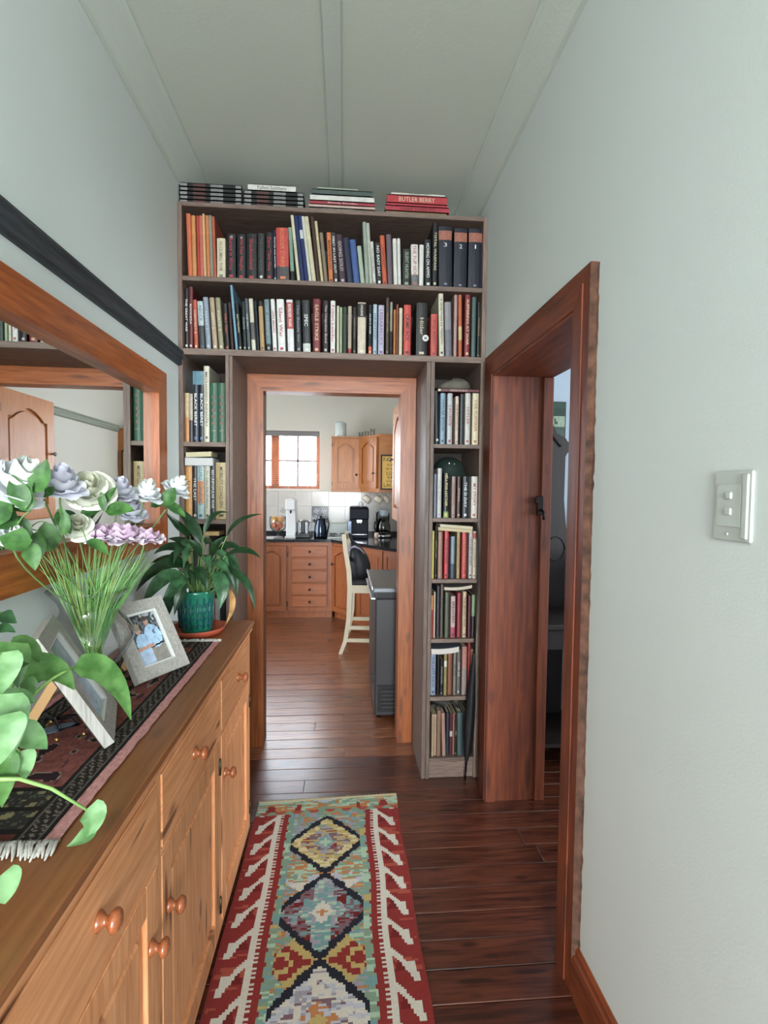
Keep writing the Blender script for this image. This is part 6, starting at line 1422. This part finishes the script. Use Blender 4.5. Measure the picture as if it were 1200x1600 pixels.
# ------------------------------------------------------------------ side room: dark carved dresser, picture, desk
DK = wood('dark_carved_wood', '100908', '20120F', 'z', 1.4, .5, seed=3)
ds = thing('dresser', (1.05, 2.75, 0), 'dark carved antique dresser with tall shaped back in the side room', 'dresser')
def backb(q):
    """shaped high back, right-hand silhouette stepped like a carved crest"""
    S = [(.80, .82), (1.318, .82), (1.322, 1.18), (1.300, 1.32), (1.288, 1.45), (1.290, 1.70), (1.300, 1.722), (1.325, 1.735), (1.338, 1.752), (1.328, 1.775), (1.300, 1.790), (1.285, 1.812), (1.262, 1.822), (1.235, 1.835), (1.222, 1.865), (1.195, 1.905), (1.165, 1.935), (1.12, 1.95), (1.06, 1.955), (.98, 1.95), (.90, 1.93), (.80, 1.90)]
    M = Matrix(((1, 0, 0, 0), (0, 0, -1, 0), (0, 1, 0, 0), (0, 0, 0, 1)))
    q.prism(S, -2.955, -2.905, M)
one('back_board', DK, backb, ds)
for r0 in ((1.245, 1.16, .055),):
    one('carving', DK, lambda q: q.tube([(r0[0]+r0[2]*math.cos(a*PI/8), 2.902, r0[1]+r0[2]*1.3*math.sin(a*PI/8)) for a in range(17)], .0035, 6), ds)
one('carving', DK, lambda q: q.tube([(1.15, 2.90, 1.88), (1.20, 2.90, 1.83), (1.235, 2.90, 1.79), (1.26, 2.90, 1.76)], .007, 6), ds)
one('top', DK, lambda q: q.box((.985, 2.50, .785), (1.42, 2.955, .815), .006), ds)
one('apron', DK, lambda q: q.box((1.01, 2.53, .68), (1.40, 2.94, .785)), ds)
for x in (1.03, 1.375):
    for y in (2.55, 2.915): one('leg', DK, lambda q: q.lathe([(.014, 0), (.018, .03), (.016, .10), (.026, .16), (.018, .22), (.022, .45), (.028, .60), (.022, .64), (.026, .685)], (x, y, 0), 14), ds)
one('shelf', DK, lambda q: q.box((1.01, 2.53, .16), (1.40, 2.94, .18)), ds)
one('support', DK, lambda q: q.box((.995, 2.90, 0), (1.30, 2.955, .82)), ds)
pc = thing('wall_picture', (1.24, 2.96, 1.9), 'dark green framed poster on the blue-white wall of the side room', 'picture')
one('frame', mat('poster_frame', '1A2A22', .5), lambda q: q.box((1.08, 2.950, 1.70), (1.305, 2.964, 2.026)), pc)
o = MB(); n_ = 20; o.grid([[(1.086+.213*i/n_, 2.9492, 1.706+.314*j/n_) for i in range(n_+1)] for j in range(n_+1)], False)
o = o.build('print', vcol('poster_print', .4, 0, 50, .4), pc)
def pcol(c):
    x, z = c.x+1.24, c.z+1.9; 
    if z > 1.945: r = lin('24382E' if z < 1.985 else '2E4238')
    elif ((x-1.275)/.05)**2+((z-1.91)/.035)**2 < 1: r = lin('8E9E88') if ((x-1.245)/.012)**2+((z-1.905)/.015)**2 > 1 else lin('3A4A40')
    else: r = lin('6E7E70') if z > 1.88 else lin('3E5046')
    return r
paint(o, pcol)
dk = thing('desk', (1.62, 2.7, 0), 'white desk behind the dresser, barely visible through the side doorway', 'desk')
one('top', mat('desk_white', 'C8CCD4', .4), lambda q: q.box((1.345+.10, 2.50, 1.13), (2.1, 2.955, 1.155), .003), dk)
one('leg', mat('desk_white', 'C8CCD4', .4), lambda q: (q.box((1.46, 2.52, 0), (1.50, 2.95, 1.13)), q.box((2.05, 2.52, 0), (2.09, 2.95, 1.13))), dk)
mo = thing('monitor', (1.56, 2.80, 1.156), 'small dark screen standing on the white desk', 'monitor')
one('screen', mat('screen_dark', '1E2630', .2), lambda q: q.box((1.42, 2.87, 1.19), (1.75, 2.89, 1.36), .004), mo); one('stand', BKP, lambda q: (q.box((1.55, 2.84, 1.1555), (1.62, 2.92, 1.163)), q.box((1.575, 2.885, 1.16), (1.595, 2.893, 1.22))), mo)

# ------------------------------------------------------------------ kilim runner on the floor
RX0, RX1, RY0, RY1 = -.392, .262, .62, 2.412
C_ = {k: lin(v) for k, v in dict(red='7C2E2B', dred='662422', brick='94483A', white='BDB6AA', green='768A76', teal='6A8A8A', pale='9AAF98', navy='26262E', gold='A8935F', mauve='70585E', grey='8E8A92', orange='A87048', lav='A8A8B2', cream='BFB08A').items()}
def pick(x, y, pal, s=1.0, sx=14, sy=70):
    n = noise.noise(Vector((round(x*60)/60*sx*s, round(y*125)/125*sy*s, len(pal))))*.5+.5
    return C_[pal[max(0, min(len(pal)-1, int((n*1.6-.3)*len(pal))))]]
DC = [(2.098, .176, .170), (1.742, .184, .178), (1.370, .190, .182), (.992, .19, .182), (.62, .19, .182)]
def kil(u, v, Y):
    """u metres across from the left edge, v metres from the far edge, Y world y"""
    Wd = RX1-RX0; c = u-Wd/2; a = abs(c); e = min(u, Wd-u)
    qa = math.floor(a/.0095)*.0095; qy = math.floor(Y/.0085)*.0085
    if v < .012: return C_['cream'] if math.sin(u*900) > 0 else C_['green']
    if v < .085: return pick(u, v, ['pale', 'green', 'pale', 'orange', 'green', 'lav'], 1, 8, 40) if not (v > .045 and abs(((u*7.7) % 1)-.5) < .10+ (v-.045)*2 and (u < .20 or u > .46)) else C_['red']
    if v < .112:
        t = (u/.075) % 1; return C_['brick'] if abs(t-.5) < .42-(v-.085)*12 else C_['green']
    if e < .178:
        # hooked border: red ground, white running hooks
        P_ = .118; t = ((Y) / P_) % 1
        if e < .010: return C_['red']
        t = (v/P_) % 1; core = .096
        if e > .118 and e < .130: return C_['white'] if int(Y/.0085) % 2 == 0 else C_['red']
        if core <= e <= .118: return C_['white']
        if e < core:
            E_ = core-.070*t/.72
            if t < .72 and E_ < e < E_+.022: return C_['white']
            if t < .30 and e > E_: return C_['white']
            if t >= .50 and core-.070 < e+(t-.72)*.02 < core-.070+.040-(t-.5)*.04: return C_['white']
            if t < .72 and e > E_+.022 and e < core-.012*(.72-t)*4 : return C_['dred']
            return C_['red'] if noise.noise(Vector((u*6, Y*50, 2))) < .3 else C_['brick']
        # red zigzag inside
        zz = .150+.014*(abs(((Y/.052) % 1)-.5)*2); zz = math.floor(zz/.005)*.005
        return C_['red'] if e < zz else pick(u, v, ['green', 'pale', 'green', 'teal', 'green', 'gold'], 1, 5, 30)
    for cy, hl, hw in DC:
        d = abs(qy-cy)/hl+qa/hw
        if abs(Y-cy) <= hl+.001:
            if d < 1.03 and d > .85: return C_['navy']
            if d <= .86:
                k = DC.index((cy, hl, hw))
                if k % 3 == 0:
                    if d < .14: return C_['pale']
                    if d < .26: return C_['teal'] if noise.noise(Vector((u*60, Y*60, 1))) > 0 else C_['grey']
                    if d < .62: return pick(u, Y, ['mauve', 'grey', 'gold', 'mauve', 'red'], 1.3)
                    return pick(u, Y, ['gold', 'gold', 'cream', 'gold', 'green'], 1)
                if k % 3 == 1:
                    if d < .09: return C_['orange']
                    if d < .24: return C_['white']
                    if d < .50 or qa < .03: return pick(u, Y, ['teal', 'teal', 'grey', 'pale', 'teal'], 1.4)
                    return pick(u, Y, ['mauve', 'teal', 'mauve', 'dred', 'grey'], 1.4)
                if d < .12: return C_['gold']
                if d < .30: return pick(u, Y, ['orange', 'orange', 'lav'], 2)
                if d < .62: return pick(u, Y, ['lav', 'grey', 'white', 'mauve', 'lav'], 1.6)
                return pick(u, Y, ['white', 'white', 'lav', 'grey'], 1.2)
            break
    # side triangles between diamonds
    J = [(1.924, 1), (1.558, 2), (1.181, 0), (.81, 1)]
    for jy, kind in J:
        t = 1-abs(Y-jy)/.175; ww = .178*t
        if t > 0 and a < ww+.0 :
            dd = a
            if kind == 1:
                if noise.noise(Vector((round(a*70)/70*30, round(Y*80)/80*32, 5))) > .1 and Y < jy: return C_['lav']
                return C_['white'] if Y < jy and .3 < t < .8 and a > ww*.45 else pick(u, Y, ['green', 'orange', 'pale', 'green'], 1.2)
            if kind == 2:
                BM = ['............', '.........##.', '.......####.', '......###.##', '.....##...##', '....###.##..', '..####.####.']
                ri = 6-int(abs(Y-jy)/.0115); ci = int(a/.0140)
                if ri >= 0 and ci < 12 and BM[ri][ci] == '#': return C_['red']
                return C_['gold'] if t > .12 else C_['pale']
            return pick(u, Y, ['pale', 'gold', 'green', 'red', 'pale'], 1.1)
    return pick(u, Y, ['green', 'pale', 'green', 'grey', 'teal', 'orange', 'green', 'gold'], 1.0)
rg = thing('rug', (-.065, 1.52, 0), 'long red and green kilim runner with stepped diamonds on the board floor', 'rug')
nx, ny = 94, 246; P0 = []
for j in range(ny+1):
    v = j/ny; row_ = []
    for i in range(nx+1):
        u = i/nx; x = RX0+(RX1-RX0)*u; y = RY1-(RY1-RY0)*v + .030*(u-.35)*(1-v)
        x += .004*math.sin(v*23+1.3)*(1 if u > .5 else .4)
        row_.append((x, y, .0075+.0008*noise.noise(Vector((x*7, y*7, 0)))))
    P0.append(row_)
q = MB(); q.grid(P0, False); o = q.build('pile', vcol('kilim_wool', .97, .5, 200, .1, (1, 3, 1)), rg); k = [0]
def kf(c):
    i = k[0] % nx; j = k[0]//nx; k[0] += 1; u = (i+.5)/nx; v = (j+.5)/ny
    return kil(u*(RX1-RX0), v*(RY1-RY0), RY1-(RY1-RY0)*v-.0)
paint(o, kf)
for p in o.data.polygons: pass
one('backing', mat('rug_backing', '5A3028', .95), lambda q: q.prism([(RX0, RY0), (RX1, RY0+.02), (RX1, RY1+.016), (RX0, RY1-.012)], .0008, .006), rg)
def rfr(q):
    r_ = random.Random(8)
    for i in range(90):
        u = i/89; x = RX0+(RX1-RX0)*u; y = RY1+.030*(u-.35); q.tube([(x, y-.003, .007), (x+r_.uniform(-.003, .003), y+r_.uniform(.006, .016), .004)], .0013, 4)
one('fringe', mat('rug_fringe', '9A9482', .95), rfr, rg, kind='stuff')
flush_texts()
bpy.context.view_layer.update()
